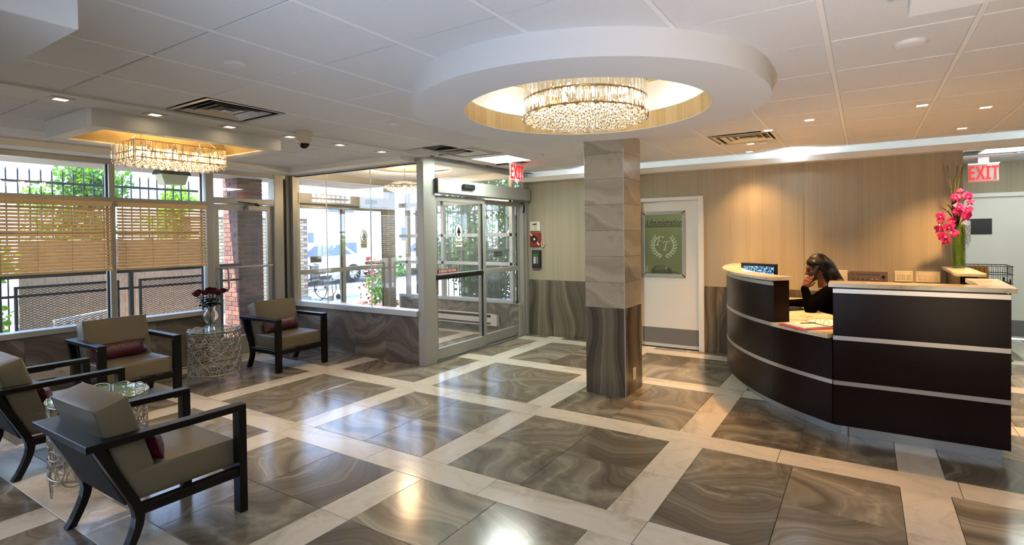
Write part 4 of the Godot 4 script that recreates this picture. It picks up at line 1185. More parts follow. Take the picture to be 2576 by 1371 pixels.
func sticker_red(at: Vector3, turn: float, lab: String, w := 0.40) -> void:
	var t := thing("emergency_sticker", lab, "sticker", at, turn, "red emergency stickers")
	var h := 0.028
	obj("backing", MB.new().prism(PackedVector2Array([Vector2(-w / 2, -h * 0.6), Vector2(-w / 2 + 0.015, -h), Vector2(w / 2 - 0.02, -h), Vector2(w / 2, 0), Vector2(w / 2 - 0.02, h), Vector2(-w / 2 + 0.015, h), Vector2(-w / 2, h * 0.6)]), Vector3.ZERO, Vector3.RIGHT, Vector3.UP, Vector3(0, 0, 0.0015)), M.red_sign, t)
	words("IN EMERGENCY  PUSH TO OPEN", 0.036, 0.001, M.sticker_white, t, Transform3D(Basis.IDENTITY, Vector3(0, 0, 0.002)), "lettering", false, false, w / 0.40 * 0.46)
func sticker_clear(at: Vector3, turn: float, lab: String) -> void:
	var t := thing("stand_clear_sticker", lab, "sticker", at, turn, "stand clear stickers")
	obj("backing", MB.new().box(Vector3(0, 0, 0), Vector3(0.20, 0.095, 0.001), 0.0), M.sticker_grey, t)
	words("STAND CLEAR", 0.04, 0.001, M.black, t, Transform3D(Basis.IDENTITY, Vector3(0, 0.015, 0.001)), "lettering", false, false, 0.62)
	words("AUTOMATIC DOOR", 0.022, 0.001, M.black, t, Transform3D(Basis.IDENTITY, Vector3(0, -0.025, 0.001)), "lettering", false, false, 0.75)

func heater(at: Vector3, turn: float, ln: float, lab: String) -> void:
	# baseboard heater; back against local z = 0, front at +z, base at y = 0
	var t := thing("baseboard_heater", lab, "heater", at, turn)
	obj("back_panel", MB.new().box(Vector3(0, 0.095, 0.006), Vector3(ln, 0.19, 0.012), 0.002), M.white_paint, t)
	var hood := MB.new()
	hood.box(Vector3(0, 0.183, 0.035), Vector3(ln, 0.014, 0.07), 0.003); hood.box(Vector3(0, 0.012, 0.035), Vector3(ln, 0.012, 0.06), 0.003)
	obj("hood", hood, M.white_paint, t)
	obj("front_panel", MB.new().box(Vector3(0, 0.092, 0.064), Vector3(ln - 0.02, 0.085, 0.006), 0.002, Basis(Vector3.RIGHT, 0.08)), M.white_paint, t)
	obj("slot", MB.new().box(Vector3(0, 0.10, 0.03), Vector3(ln - 0.04, 0.14, 0.03)), M.dark_plastic, t)
	for s in [-1, 1]: obj("end_cap", MB.new().box(Vector3(s * (ln / 2 - 0.06), 0.095, 0.036), Vector3(0.12, 0.19, 0.07), 0.006), M.white_paint, t)
	obj("knob", MB.new().lathe(Vector3(ln / 2 - 0.06, 0.11, 0.07), [Vector2(0.022, 0), Vector2(0.02, 0.014), Vector2(0, 0.016)], 18, Vector3.BACK), M.ivory_plastic, t)

func build_wall_things() -> void:
	sticker_arrow(V(XD - 0.010, 1.60, 5.66), PI / 2, "green ringed arrow sticker on the inner sliding door glass")
	sticker_arrow(V(XL - 0.066, 1.555, 6.37), PI / 2, "green ringed arrow sticker on the street door glass")
	sticker_red(V(XD - 0.010, 1.145, 5.42), PI / 2, "red push to open sticker above the black panic bar")
	sticker_red(V(XL - 0.066, 1.15, 6.58), PI / 2, "red push to open sticker on the street door glass", 0.38)
	sticker_clear(V(XL - 0.016, 1.26, 5.37), PI / 2, "grey stand clear sticker on the street door glass")
	sticker_clear(V(XD - 0.072, 1.32, 6.66), PI / 2, "grey stand clear sticker on the right sliding leaf")
	heater(V(-5.735, 0.14, BV - 0.013), 0, 1.53, "white baseboard heater on the vestibule end wall tiles")
	heater(V(XL + 0.013, 0.13, 1.35), PI / 2, 1.78, "white baseboard heater under the left windows behind the chairs")
	# alarm keypad, red intercom, entry phone panel
	var k := thing("alarm_keypad", "cream alarm keypad at the top of the row beside the sliding doors", "keypad", V(-4.437, 1.66, BB))
	obj("case", MB.new().box(Vector3(0, 0.075, 0.015), Vector3(0.19, 0.15, 0.03), 0.006), M.white_paint, k)
	obj("face", MB.new().box(Vector3(-0.01, 0.075, 0.032), Vector3(0.13, 0.125, 0.006), 0.003), M.cream_plastic, k)
	obj("display", MB.new().box(Vector3(0.0, 0.105, 0.036), Vector3(0.075, 0.018, 0.003)), mat("lcd_off", Color(0.10, 0.16, 0.06), 0.3), k)
	obj("stripe", MB.new().box(Vector3(0.02, 0.124, 0.0355), Vector3(0.05, 0.006, 0.003)), mat("blue_stripe", Color(0.05, 0.06, 0.2), 0.4), k)
	for i in 4:
		for j in 3: obj("key", MB.new().box(Vector3(-0.004 + j * 0.016, 0.075 - i * 0.016, 0.036), Vector3(0.011, 0.010, 0.004), 0.002), mat("key_grey", Color(0.60, 0.60, 0.58), 0.5) if i + j == 0 else M.key_grey, k)
	var r := thing("red_intercom", "red square wall speaker with a black cone and taped strip", "intercom", V(-4.438, 1.42, BB))
	obj("case", MB.new().box(Vector3(0, 0.108, 0.02), Vector3(0.19, 0.216, 0.04), 0.006), M.red_plastic, r)
	obj("tape", MB.new().beam(Vector3(-0.085, 0.205, 0.041), Vector3(0.085, 0.015, 0.041), 0.022, 0.002, 0.0, Vector3.BACK), M.ivory_plastic, r)
	var cone := obj("cone", MB.new().lathe(Vector3(0, 0.11, 0.04), [Vector2(0.06, 0), Vector2(0.06, 0.016), Vector2(0.052, 0.016), Vector2(0.022, 0.005), Vector2(0.0, 0.008)], 28, Vector3.BACK), M.black, r)
	obj("dust_cap", MB.new().ball(Vector3(0, 0.11, 0.05), Vector3(0.02, 0.02, 0.008)), M.cream_plastic, cone)
	obj("rim", MB.new().lathe(Vector3(0, 0.11, 0.04), [Vector2(0.066, 0), Vector2(0.064, 0.018), Vector2(0.06, 0.018)], 28, Vector3.BACK), M.grey_plastic, r)
	var cp := []
	for i in 9: cp.append(Vector3(0.115 + 0.004 * i, 0.35 - 0.038 * i, 0.012))
	for i in 19:
		var a := i * TAU / 9.0
		cp.append(Vector3(0.145 + 0.022 * sin(a), 0.06 - 0.035 * (1.0 - cos(a)), 0.014 + 0.0015 * i))
	cp.append(Vector3(0.10, 0.03, 0.03)); cp.append(Vector3(0.06, 0.03, 0.04))
	obj("coiled_cord", MB.new().tube(cp, 0.0042, 6), M.ivory_plastic, r)
	var e := thing("entry_phone", "dark grey entry phone panel with green display and white keys", "intercom", V(-4.41, 1.075, BB))
	obj("case", MB.new().box(Vector3(0, 0.14, 0.03), Vector3(0.15, 0.28, 0.06), 0.006), M.dark_plastic, e)
	obj("front", MB.new().box(Vector3(0, 0.17, 0.061), Vector3(0.13, 0.19, 0.004), 0.001), mat("front_grey", Color(0.15, 0.16, 0.16), 0.4), e)
	obj("display", MB.new().box(Vector3(0, 0.205, 0.064), Vector3(0.082, 0.03, 0.004)), M.lcd, e)
	for i in 6:
		obj("wide_key", MB.new().box(Vector3(-0.018, 0.17 - i * 0.0185, 0.064), Vector3(0.042, 0.014, 0.006), 0.002), M.white_paint, e)
		obj("small_key", MB.new().box(Vector3(0.03, 0.17 - i * 0.0185, 0.064), Vector3(0.014, 0.012, 0.006), 0.002), M.white_paint, e)
	# row of plates on the wall behind the desk
	var ic := thing("nurse_intercom", "small cream square intercom left of the grey switch panel", "intercom", V(-0.245, 0.985, BB))
	obj("case", MB.new().box(Vector3(0, 0.075, 0.012), Vector3(0.155, 0.15, 0.024), 0.005), M.ivory_plastic, ic)
	for i in 4:
		for j in 3: obj("key", MB.new().box(Vector3(0.01 + j * 0.024, 0.07 - i * 0.014, 0.025), Vector3(0.018, 0.009, 0.004), 0.001), M.cream_plastic, ic)
	var sp := thing("switch_panel", "long grey control panel with a row of knobs and a round lock", "control panel", V(0.04, 1.005, BB))
	obj("plate", MB.new().box(Vector3(0, 0.062, 0.012), Vector3(0.365, 0.125, 0.024), 0.004), M.grey_plastic, sp)
	for i in 6:
		obj("toggle", MB.new().ball(Vector3(-0.15 + i * 0.046, 0.035, 0.027), Vector3(0.008, 0.006, 0.008), 8, 6), M.black if i < 4 else M.ivory_plastic, sp)
		for j in (1 if i == 0 else 2): obj("pilot_lamp", MB.new().ball(Vector3(-0.155 + i * 0.046 + j * 0.02, 0.088, 0.025), Vector3(0.005, 0.005, 0.004), 8, 6), M.black, sp)
	obj("lock", MB.new().lathe(Vector3(0.142, 0.065, 0.024), [Vector2(0.017, 0), Vector2(0.016, 0.006), Vector2(0, 0.007)], 18, Vector3.BACK), M.black, sp)
	for q in [[0.371, 3, 0.168, "three-rocker cream light switch plate right of the grey panel"], [0.59, 4, 0.222, "four-rocker cream light switch plate nearest the vase counter"]]:
		var t := thing("light_switch", q[3], "light switch", V(q[0], 1.02, BB), 0, "switch plates behind the desk")
		obj("plate", MB.new().box(Vector3(0, 0.06, 0.004), Vector3(q[2], 0.12, 0.008), 0.003), M.ivory_plastic, t)
		for i in q[1]: obj("rocker", MB.new().box(Vector3((i - (q[1] - 1) / 2.0) * 0.046, 0.058, 0.009), Vector3(0.03, 0.064, 0.008), 0.003, Basis(Vector3.RIGHT, 0.07)), M.cream_plastic, t)
# ---------------------------------------------------------------- furniture
func make_chair() -> Node3D:
	# faces +x, base centre on the floor
	var t := thing("armchair", "x", "armchair", Vector3.ZERO, 0, "lounge armchairs")
	var W := 0.355
	var wood: Material = M.chair_wood
	for s in [-1.0, 1.0]:
		var z0: float = s * (W - 0.035)
		obj("front_leg", MB.new().box(Vector3(0.347, 0.298, z0), Vector3(0.046, 0.596, 0.07), 0.003), wood, t)
		obj("arm", MB.new().box(Vector3(0.03, 0.614, z0), Vector3(0.68, 0.036, 0.07), 0.003), wood, t)
		# rear leg: curves forward above the foot, then leans back to the arm
		var prof := PackedVector2Array()
		var cen := [Vector2(-0.262, 0.0), Vector2(-0.236, 0.05), Vector2(-0.210, 0.105), Vector2(-0.190, 0.16), Vector2(-0.183, 0.205), Vector2(-0.188, 0.245), Vector2(-0.204, 0.29), Vector2(-0.228, 0.34), Vector2(-0.272, 0.43), Vector2(-0.352, 0.598)]
		for c in cen: prof.append(c + Vector2(0.021, 0.004))
		for i in range(cen.size() - 1, -1, -1): prof.append(cen[i] - Vector2(0.021, 0.004 if i > 0 else -0.004))
		obj("rear_leg", MB.new().prism(prof, Vector3(0, 0, z0 - 0.026), Vector3.RIGHT, Vector3.UP, Vector3(0, 0, 0.052)), wood, t)
		obj("side_rail", MB.new().box(Vector3(0.07, 0.238, z0), Vector3(0.54, 0.05, 0.05), 0.003), wood, t)
	obj("front_rail", MB.new().box(Vector3(0.345, 0.238, 0), Vector3(0.036, 0.05, W * 2 - 0.14), 0.003), wood, t)
	obj("back_shelf", MB.new().box(Vector3(-0.352, 0.614, 0), Vector3(0.105, 0.036, W * 2 - 0.002), 0.003), wood, t)
	obj("back_panel", MB.new().box(Vector3(-0.282, 0.432, 0), Vector3(0.03, 0.36, W * 2 - 0.15), 0.004, Basis(Vector3(0, 0, 1), 0.42)), M.seat_back, t)
	var sc := obj("seat_cushion", MB.new().cushion(Vector3(0.065, 0.344, 0), Vector3(0.55, 0.155, W * 2 - 0.145), 0.014, 0.008), M.leather, t)
	var pe := []
	for q in [[-0.20, -1], [0.33, -1], [0.33, 1], [-0.20, 1]]: pe.append(Vector3(q[0], 0.418, q[1] * (W - 0.080)))
	obj("piping", MB.new().tube(pe, 0.0035, 5, true), M.leather, sc)
	obj("back_cushion", MB.new().cushion(Vector3(-0.215, 0.590, 0), Vector3(0.155, 0.42, W * 2 - 0.15), 0.016, 0.010, Basis(Vector3(0, 0, 1), 0.30)), M.leather, t)
	for sx in [-1.0, 1.0]:
		var pq := []
		for q in [[-1, -1], [1, -1], [1, 1], [-1, 1]]: pq.append(Vector3(-0.215, 0.590, 0) + Basis(Vector3(0, 0, 1), 0.30) * Vector3(sx * 0.072, q[0] * 0.205, q[1] * (W - 0.080)))
		obj("piping", MB.new().tube(pq, 0.0035, 5, true), M.leather, t.get_node("back_cushion"))
	t.position = Vector3.ZERO
	return t
func make_pillow() -> Node3D:
	var t := thing("lumbar_pillow", "x", "pillow", Vector3.ZERO, 0, "burgundy lumbar pillows")
	var f := func(u: float, v: float) -> Vector3:
		var a := u * TAU
		var s := v * 2.0 - 1.0
		var e := pow(absf(s), 5.0)
		var ry := 0.080 * (1.0 - 0.10 * e); var rx := 0.060 * (1.0 - 0.93 * e) + 0.002
		return Vector3(cos(a) * rx, sin(a) * ry * (1.0 if v > 0.001 and v < 0.999 else 0.92), s * (0.225 + 0.012 * absf(sin(a))))
	obj("cover", MB.new().surf(f, 28, 30, true), M.burgundy, t)
	for s in [-1.0, 1.0]: obj("end_seam", MB.new().tube([Vector3(0, -0.07, s * 0.228), Vector3(0, 0, s * 0.230), Vector3(0, 0.07, s * 0.228)], 0.005, 6), M.burgundy, t)
	return t
func make_table() -> Node3D:
	var t := thing("side_table", "x", "side table", Vector3.ZERO, 0, "round lattice side tables")
	var R := 0.262
	var N := 12
	var st := TAU / N
	var rr := 0.0985
	var y0 := 0.115; var y1 := 0.565
	var arc := func(a0: float, a1: float) -> ArrayMesh:
		var p := []
		var k := 24
		for i in k + 1:
			var a := lerpf(a0, a1, float(i) / k)
			var th := cos(a) * rr / R
			p.append(Vector3(cos(th) * R, sin(a) * 0.106, -sin(th) * R))
		return MB.new().tube(p, 0.0046, 5).mesh()
	var full: ArrayMesh = arc.call(0.0, TAU)
	var up: ArrayMesh = arc.call(0.0, PI)
	var dn: ArrayMesh = arc.call(PI, TAU)
	var step := 0.15
	var rows := int(round((y1 - y0) / step))
	step = (y1 - y0) / rows
	for j in rows + 1:
		var y := y0 + j * step
		var m: ArrayMesh = full
		if j == 0: m = up
		elif j == rows: m = dn
		for k in N:
			var o := obj("lattice_ring", m, M.silver, t, Vector3(0, y, 0))
			o.rotation.y = k * st
		if j < rows:
			for k in N:
				obj("lattice_ring", full, M.silver, t, Vector3(0, y + step * 0.5, 0)).rotation.y = (k + 0.5) * st
	for y in [y0, y1]:
		var c := []
		for k in 48: c.append(Vector3(cos(TAU * k / 48.0) * R, y, sin(TAU * k / 48.0) * R))
		obj("hoop", MB.new().tube(c, 0.0075, 6, true), M.silver, t)
	for k in 4:
		var a := TAU * k / 4.0 + 0.35
		obj("foot", MB.new().lathe(Vector3(cos(a) * R, 0, sin(a) * R), [Vector2(0.006, 0), Vector2(0.008, 0.02), Vector2(0.012, 0.11), Vector2(0, 0.115)], 10), M.silver, t)
	var tp := obj("glass_top", MB.new().lathe(Vector3(0, 0.573, 0), [Vector2(0, 0), Vector2(0.274, 0), Vector2(0.274, 0.010), Vector2(0, 0.010)], 64, Vector3.UP, false), M.table_glass, t)
	obj("glass_edge", MB.new().lathe(Vector3(0, 0.573, 0), [Vector2(0.2745, 0.0005), Vector2(0.2755, 0.002), Vector2(0.2755, 0.008), Vector2(0.2745, 0.0095)], 64), M.glass_edge, tp)
	return t
func build_seating() -> void:
	var c := make_chair()
	c.position = V(-6.21, 0, 4.145); c.set_meta("label", "tan armchair nearest the glass vestibule wall, right of the rose table")
	dup(c, V(-6.25, 0, 2.41), 0, "tan armchair under the blinds, left of the rose table, facing the room")
	dup(c, V(-5.115, 0, 1.465), PI / 2, "tan armchair cut by the left edge, behind the lattice table")
	dup(c, V(-3.43, 0, 1.425), PI / 2, "large tan armchair in the left foreground seen from behind")
	var p := make_pillow()
	var fit := func(o: Node3D, cx: float, cb: float, turn: float, dz: float, tilt: float) -> void:
		var off := Vector3(-0.06, 0.505, dz).rotated(Vector3.UP, turn)
		o.position = V(cx, 0, cb) + off
		o.basis = Basis(Vector3.UP, turn) * Basis(Vector3.BACK, 0.32) * Basis(Vector3.RIGHT, tilt)
	fit.call(p, -6.21, 4.145, 0.0, 0.01, 0.02); p.set_meta("label", "burgundy crocodile pillow on the armchair by the glass vestibule wall")
	var labs := ["burgundy crocodile pillow on the armchair under the blinds", "burgundy pillow on the armchair cut by the left edge", "burgundy pillow on the large foreground armchair"]
	var pos := [[-6.25, 2.41, 0.0, 0.02], [-5.115, 1.465, PI / 2, -0.02], [-3.43, 1.425, PI / 2, 0.03]]
	for i in 3:
		var d := dup(p, Vector3.ZERO, 0, labs[i])
		fit.call(d, pos[i][0], pos[i][1], pos[i][2], pos[i][3], 0.03)
	var t := make_table()
	t.position = V(-6.17, 0, 3.25); t.set_meta("label", "round silver lattice side table holding the vase of roses")
	dup(t, V(-4.29, 0, 1.50), 0.4, "round lattice side table with bare glass top between the two nearest armchairs")
	# vase and roses
	var v := thing("glass_vase", "clear ginger-jar glass vase of water on the lattice table", "vase", V(-6.19, 0.584, 3.22))
	obj("vase_glass", MB.new().lathe(Vector3.ZERO, [Vector2(0, 0), Vector2(0.042, 0.0), Vector2(0.044, 0.012), Vector2(0.034, 0.03), Vector2(0.040, 0.055), Vector2(0.066, 0.12), Vector2(0.073, 0.155), Vector2(0.066, 0.19), Vector2(0.046, 0.215), Vector2(0.040, 0.235), Vector2(0.052, 0.262), Vector2(0.049, 0.262), Vector2(0.037, 0.235), Vector2(0.043, 0.214), Vector2(0.062, 0.19), Vector2(0.069, 0.155), Vector2(0.062, 0.12), Vector2(0.036, 0.058), Vector2(0, 0.036)], 36), M.vase_glass, v)
	var heads := [Vector3(0.02, 0.42, 0.155), Vector3(0.03, 0.43, 0.065), Vector3(-0.02, 0.455, -0.005), Vector3(0.05, 0.415, -0.06), Vector3(-0.01, 0.43, -0.15), Vector3(-0.06, 0.435, 0.09), Vector3(-0.07, 0.44, -0.08), Vector3(0.06, 0.435, 0.0)]
	var labs2 := ["red rose furthest left in the glass vase", "large red rose left of centre in the vase", "red rose topmost at the centre of the bunch", "red rose right of centre, hanging lowest", "red rose furthest right, apart from the bunch", "red rose behind the left pair", "red rose behind the right pair", "red rose in the middle front of the bunch"]
	for i in heads.size():
		var h: Vector3 = heads[i]
		var r := thing("red_rose", labs2[i], "rose", V(-6.19, 0.584, 3.22), 0, "roses in the glass vase")
		obj("stem", MB.new().tube([Vector3(-h.x * 0.3, 0.045, -h.z * 0.22), Vector3(h.x * 0.12, 0.22, h.z * 0.10), Vector3(h.x * 0.7, 0.34, h.z * 0.65), h - Vector3(0, 0.02, 0)], 0.0035, 6), M.stem_green, r)
		var hd := MB.new()
		for q in 5:
			for k in 5:
				var a := k * TAU / 5.0 + q * 0.7 + i
				var rad := 0.006 + q * 0.0072
				var f := func(u: float, w: float) -> Vector3:
					var an := a + (u - 0.5) * 1.5
					var rr := rad * (0.35 + 0.75 * sqrt(w)) + 0.006 * w * w * q * 0.35
					return h + Vector3(cos(an) * rr, -0.022 + (0.050 - q * 0.004) * w - 0.012 * pow(absf(u - 0.5) * 2.0, 2.0), sin(an) * rr)
				hd.surf(f, 5, 4)
		obj("rose_head", hd, M.rose_red, r)
		for k in 7:
			var a := k * 2.4 + i
			var c0 := Vector3(h.x * 0.55, 0.27 + 0.016 * k, h.z * 0.5)
			var d := Vector3(cos(a), 0.15 - 0.1 * (k % 3), sin(a)).normalized()
			var side := d.cross(Vector3.UP).normalized()
			var ln := 0.065 + 0.012 * (k % 3)
			var f := func(u: float, w: float) -> Vector3:
				var ww := 0.024 * sin(PI * pow(w, 0.8)) + 0.001
				return c0 + d * (0.012 + ln * w) + side * (u - 0.5) * 2.0 * ww + Vector3.UP * (0.010 * absf(u - 0.5) - 0.02 * w * w)
			obj("leaf", MB.new().surf(f, 4, 6), M.leaf_dark, r)
	# blinds
	var k := 0
	for q in [[2.70, 3.685, "wooden slat blind in the right window bay, next to the side door"], [1.635, 2.65, "wooden slat blind in the left window bay"], [0.57, 1.585, "wooden slat blind in the bay beyond the left edge of view"], [-0.495, 0.52, "wooden slat blind in the farthest left bay"]]:
		var b := thing("wooden_blind", q[2], "blind", V(XL + 0.045, 1.26, (q[0] + q[1]) / 2), 0, "wooden blinds on the windows")
		var w: float = q[1] - q[0]
		obj("headrail", MB.new().box(Vector3(0.012, 0.745, 0), Vector3(0.06, 0.055, w), 0.004), M.blind_wood, b)
		var sl := MB.new().box(Vector3.ZERO, Vector3(0.050, 0.003, w - 0.01), 0.001, Basis(Vector3.BACK, -0.57)).mesh()
		for i in 19: obj("slat", sl, M.blind_wood, b, Vector3(0.012, 0.045 + i * 0.0358, 0))
		obj("bottom_rail", MB.new().box(Vector3(0.012, 0.012, 0), Vector3(0.05, 0.026, w - 0.005), 0.004), M.blind_wood, b)
		for s in [-0.42, -0.14, 0.14, 0.42]:
			obj("ladder_cord", MB.new().tube([Vector3(0.036, 0.0, s * w), Vector3(0.036, 0.73, s * w)], 0.0014, 5), M.cardboard, b)
		for i in 2:
			obj("pull_cord", MB.new().tube([Vector3(0.046, 0.72, -w * 0.46 + i * 0.015), Vector3(0.048, 0.02 + i * 0.03, -w * 0.46 + i * 0.012)], 0.0018, 5), M.cardboard, b)
		k += 1

# ---------------------------------------------------------------- reception desk
const DC := Vector2(1.352, 7.103)
func arcp(r: float, deg: float) -> Vector2:
	return DC + Vector2(cos(deg_to_rad(deg)), sin(deg_to_rad(deg))) * r
func arc_band(r0: float, r1: float, a0: float, a1: float, y0: float, y1: float, bev := 0.0, seg := 0) -> MB:
	var m := MB.new()
	var n: int = seg if seg > 0 else int(max(3.0, absf(a1 - a0) / 1.6))
	for i in n:
		var t0 := lerpf(a0, a1, float(i) / n); var t1 := lerpf(a0, a1, float(i + 1) / n)
		var i0 := arcp(r0, t0); var i1 := arcp(r0, t1); var o0 := arcp(r1, t0); var o1 := arcp(r1, t1)
		var d0 := (o0 - i0).normalized(); var d1 := (o1 - i1).normalized()
		var n0 := Vector3(d0.x, 0, -d0.y); var n1 := Vector3(d1.x, 0, -d1.y)
		var q := func(a: Vector3, b: Vector3, c: Vector3, d: Vector3, x0: Vector3, x1: Vector3) -> void:
			m._st(a, b, c, x0, x1, x1); m._st(a, c, d, x0, x1, x0)
		var e0 := arcp(r1 - bev, t0); var e1 := arcp(r1 - bev, t1)
		q.call(V(o0.x, y0, o0.y), V(o1.x, y0, o1.y), V(o1.x, y1 - bev, o1.y), V(o0.x, y1 - bev, o0.y), n0, n1)
		if bev > 0: m.quad(V(o0.x, y1 - bev, o0.y), V(o1.x, y1 - bev, o1.y), V(e1.x, y1, e1.y), V(e0.x, y1, e0.y), n0 + Vector3.UP)
		q.call(V(i0.x, y0, i0.y), V(i1.x, y0, i1.y), V(i1.x, y1, i1.y), V(i0.x, y1, i0.y), -n0, -n1)
		m.quad(V(i0.x, y1, i0.y), V(i1.x, y1, i1.y), V(e1.x, y1, e1.y), V(e0.x, y1, e0.y), Vector3.UP)
		m.quad(V(i0.x, y0, i0.y), V(i1.x, y0, i1.y), V(o1.x, y0, o1.y), V(o0.x, y0, o0.y), Vector3.DOWN)
	for t in [a0, a1]:
		var a := arcp(r0, t); var b := arcp(r1, t)
		var tn := arcp(r0, t + (0.1 if t == max(a0, a1) else -0.1)) - a
		m.quad(V(a.x, y0, a.y), V(b.x, y0, b.y), V(b.x, y1, b.y), V(a.x, y1, a.y), Vector3(tn.x, 0, -tn.y))
	return m
func build_desk() -> void:
	var R := 2.763
	var A0 := 174.1; var A1 := 222.5; var A2 := 235.4
	var d := thing("reception_desk", "dark espresso curved reception desk with brushed metal bands", "desk")
	var wood: Material = M.espresso
	var rows := [[0.095, 0.408], [0.441, 0.757], [0.79, 1.121]]
	for r in rows.size():
		obj("panel", arc_band(R - 0.02, R, A0, A1 - 0.03, rows[r][0], rows[r][1]), wood, d)
		if r < 2: obj("panel", arc_band(R - 0.02, R, A1 + 0.03, A2, rows[r][0], rows[r][1]), wood, d)
		obj("panel", MB.new().bb(-0.208, 0.832, rows[r][0], rows[r][1], 4.82, 4.84, 0.001), wood, d)
		obj("panel", MB.new().bb(0.812, 0.832, rows[r][0], rows[r][1], 4.841, 5.62, 0.001), wood, d)
	for r in 3:
		var y0: float = [0.408, 0.757, 1.121][r]
		var y1: float = [0.441, 0.79, 1.154][r]
		obj("metal_band", arc_band(R - 0.02, R + 0.001, A0, A2 if r == 0 else A1, y0, y1), M.brushed, d)
		obj("metal_band", MB.new().bb(-0.209, 0.833, y0, y1, 4.819, 4.84), M.brushed, d)
		obj("metal_band", MB.new().bb(0.81, 0.833, y0, y1, 4.84, 5.62), M.brushed, d)
	obj("toe_kick", arc_band(R - 0.11, R - 0.095, A0, A2 + 1.2, 0.0, 0.097), M.brushed, d)
	obj("toe_kick", MB.new().bb(-0.19, 0.80, 0.0, 0.097, 4.905, 4.92).bb(0.785, 0.80, 0.0, 0.097, 4.92, 5.62), M.brushed, d)
	# carcass: inner skins, bottom boards, open end of the raised part
	var cc := arc_band(R - 0.15, R - 0.022, A0, A1, 0.096, 0.12)
	obj("carcass", arc_band(R - 0.15, R - 0.13, A0, A1, 0.096, 1.165), wood, d)
	obj("carcass", arc_band(R - 0.15, R - 0.13, A1, A2, 0.096, 0.762), wood, d)
	obj("bottom_board", arc_band(R - 0.15, R - 0.022, A0, A2, 0.096, 0.11), wood, d)
	obj("carcass", MB.new().bb(-0.208, 0.812, 0.096, 1.166, 4.93, 4.95).bb(-0.208, 0.812, 0.096, 0.11, 4.84, 4.93), wood, d)
	obj("carcass", MB.new().bb(0.70, 0.72, 0.096, 1.166, 4.95, 5.62), wood, d)
	var e0: Vector2 = arcp(R - 0.15, A1); var e1: Vector2 = arcp(R, A1)
	var dir: Vector2 = (e1 - e0).normalized()
	obj("end_panel", MB.new().box(V((e0.x + e1.x) / 2, 0.979, (e0.y + e1.y) / 2), Vector3(0.15, 0.372, 0.018), 0.001, Basis(Vector3.UP, atan2(dir.y, dir.x))), wood, d)
	obj("end_panel", MB.new().bb(-0.210, -0.190, 0.79, 1.166, 4.842, 4.95, 0.001), wood, d)
	obj("end_panel", MB.new().bb(0.70, 0.832, 0.096, 1.166, 5.60, 5.62, 0.001), wood, d)
	obj("shadow_gap", MB.new().bb(-0.19, 0.815, 1.154, 1.169, 4.835, 4.93), M.black, d)
	obj("shadow_gap", arc_band(R - 0.14, R - 0.012, A0, A1 - 0.3, 1.154, 1.169), M.black, d)
	# tops
	tag(obj("curved_countertop", arc_band(R - 0.16, R + 0.045, A0, A1 + 0.7, 1.169, 1.20, 0.006), M.counter_marble), "raised curved cream marble top on the left part of the desk", "countertop")
	var ft := PackedVector2Array([Vector2(-0.238, 4.785), Vector2(0.862, 4.785), Vector2(0.90, 5.66), Vector2(0.695, 5.66), Vector2(0.695, 5.02), Vector2(-0.238, 5.02)])
	var fm := MB.new()
	fm.prism(ft, Vector3(0, 1.169, 0), Vector3.RIGHT, Vector3.FORWARD, Vector3(0, 0.031, 0))
	tag(obj("front_countertop", fm, M.counter_marble), "raised L-shaped cream marble top over the desk's straight front", "countertop")
	var wt := arc_band(1.98, R - 0.152, A0, A1, 0.764, 0.795, 0.002)
	wt.st.append_from(arc_band(1.98, R + 0.03, A1, A2 - 0.3, 0.764, 0.795, 0.004).mesh(), 0, Transform3D.IDENTITY)
	wt.bb(-0.188, 0.70, 0.764, 0.795, 4.952, 5.5)
	tag(obj("worktop", wt, M.counter_marble), "low cream marble worktop and ledge inside the desk curve", "worktop")
	# short counter by the wall with the orchid
	var s := thing("end_counter", "short dark cabinet against the wall carrying the orchid vase", "cabinet", V(0.81, 0, 6.86))
	obj("cabinet_body", MB.new().box(Vector3(0.0, 0.585, 0), Vector3(0.13, 1.165, 1.0), 0.002), wood, s)
	tag(obj("end_countertop", MB.new().bb(0.705, 0.925, 1.169, 1.20, 6.30, 7.39, 0.004), M.counter_marble), "small cream marble top under the orchid vase", "countertop")

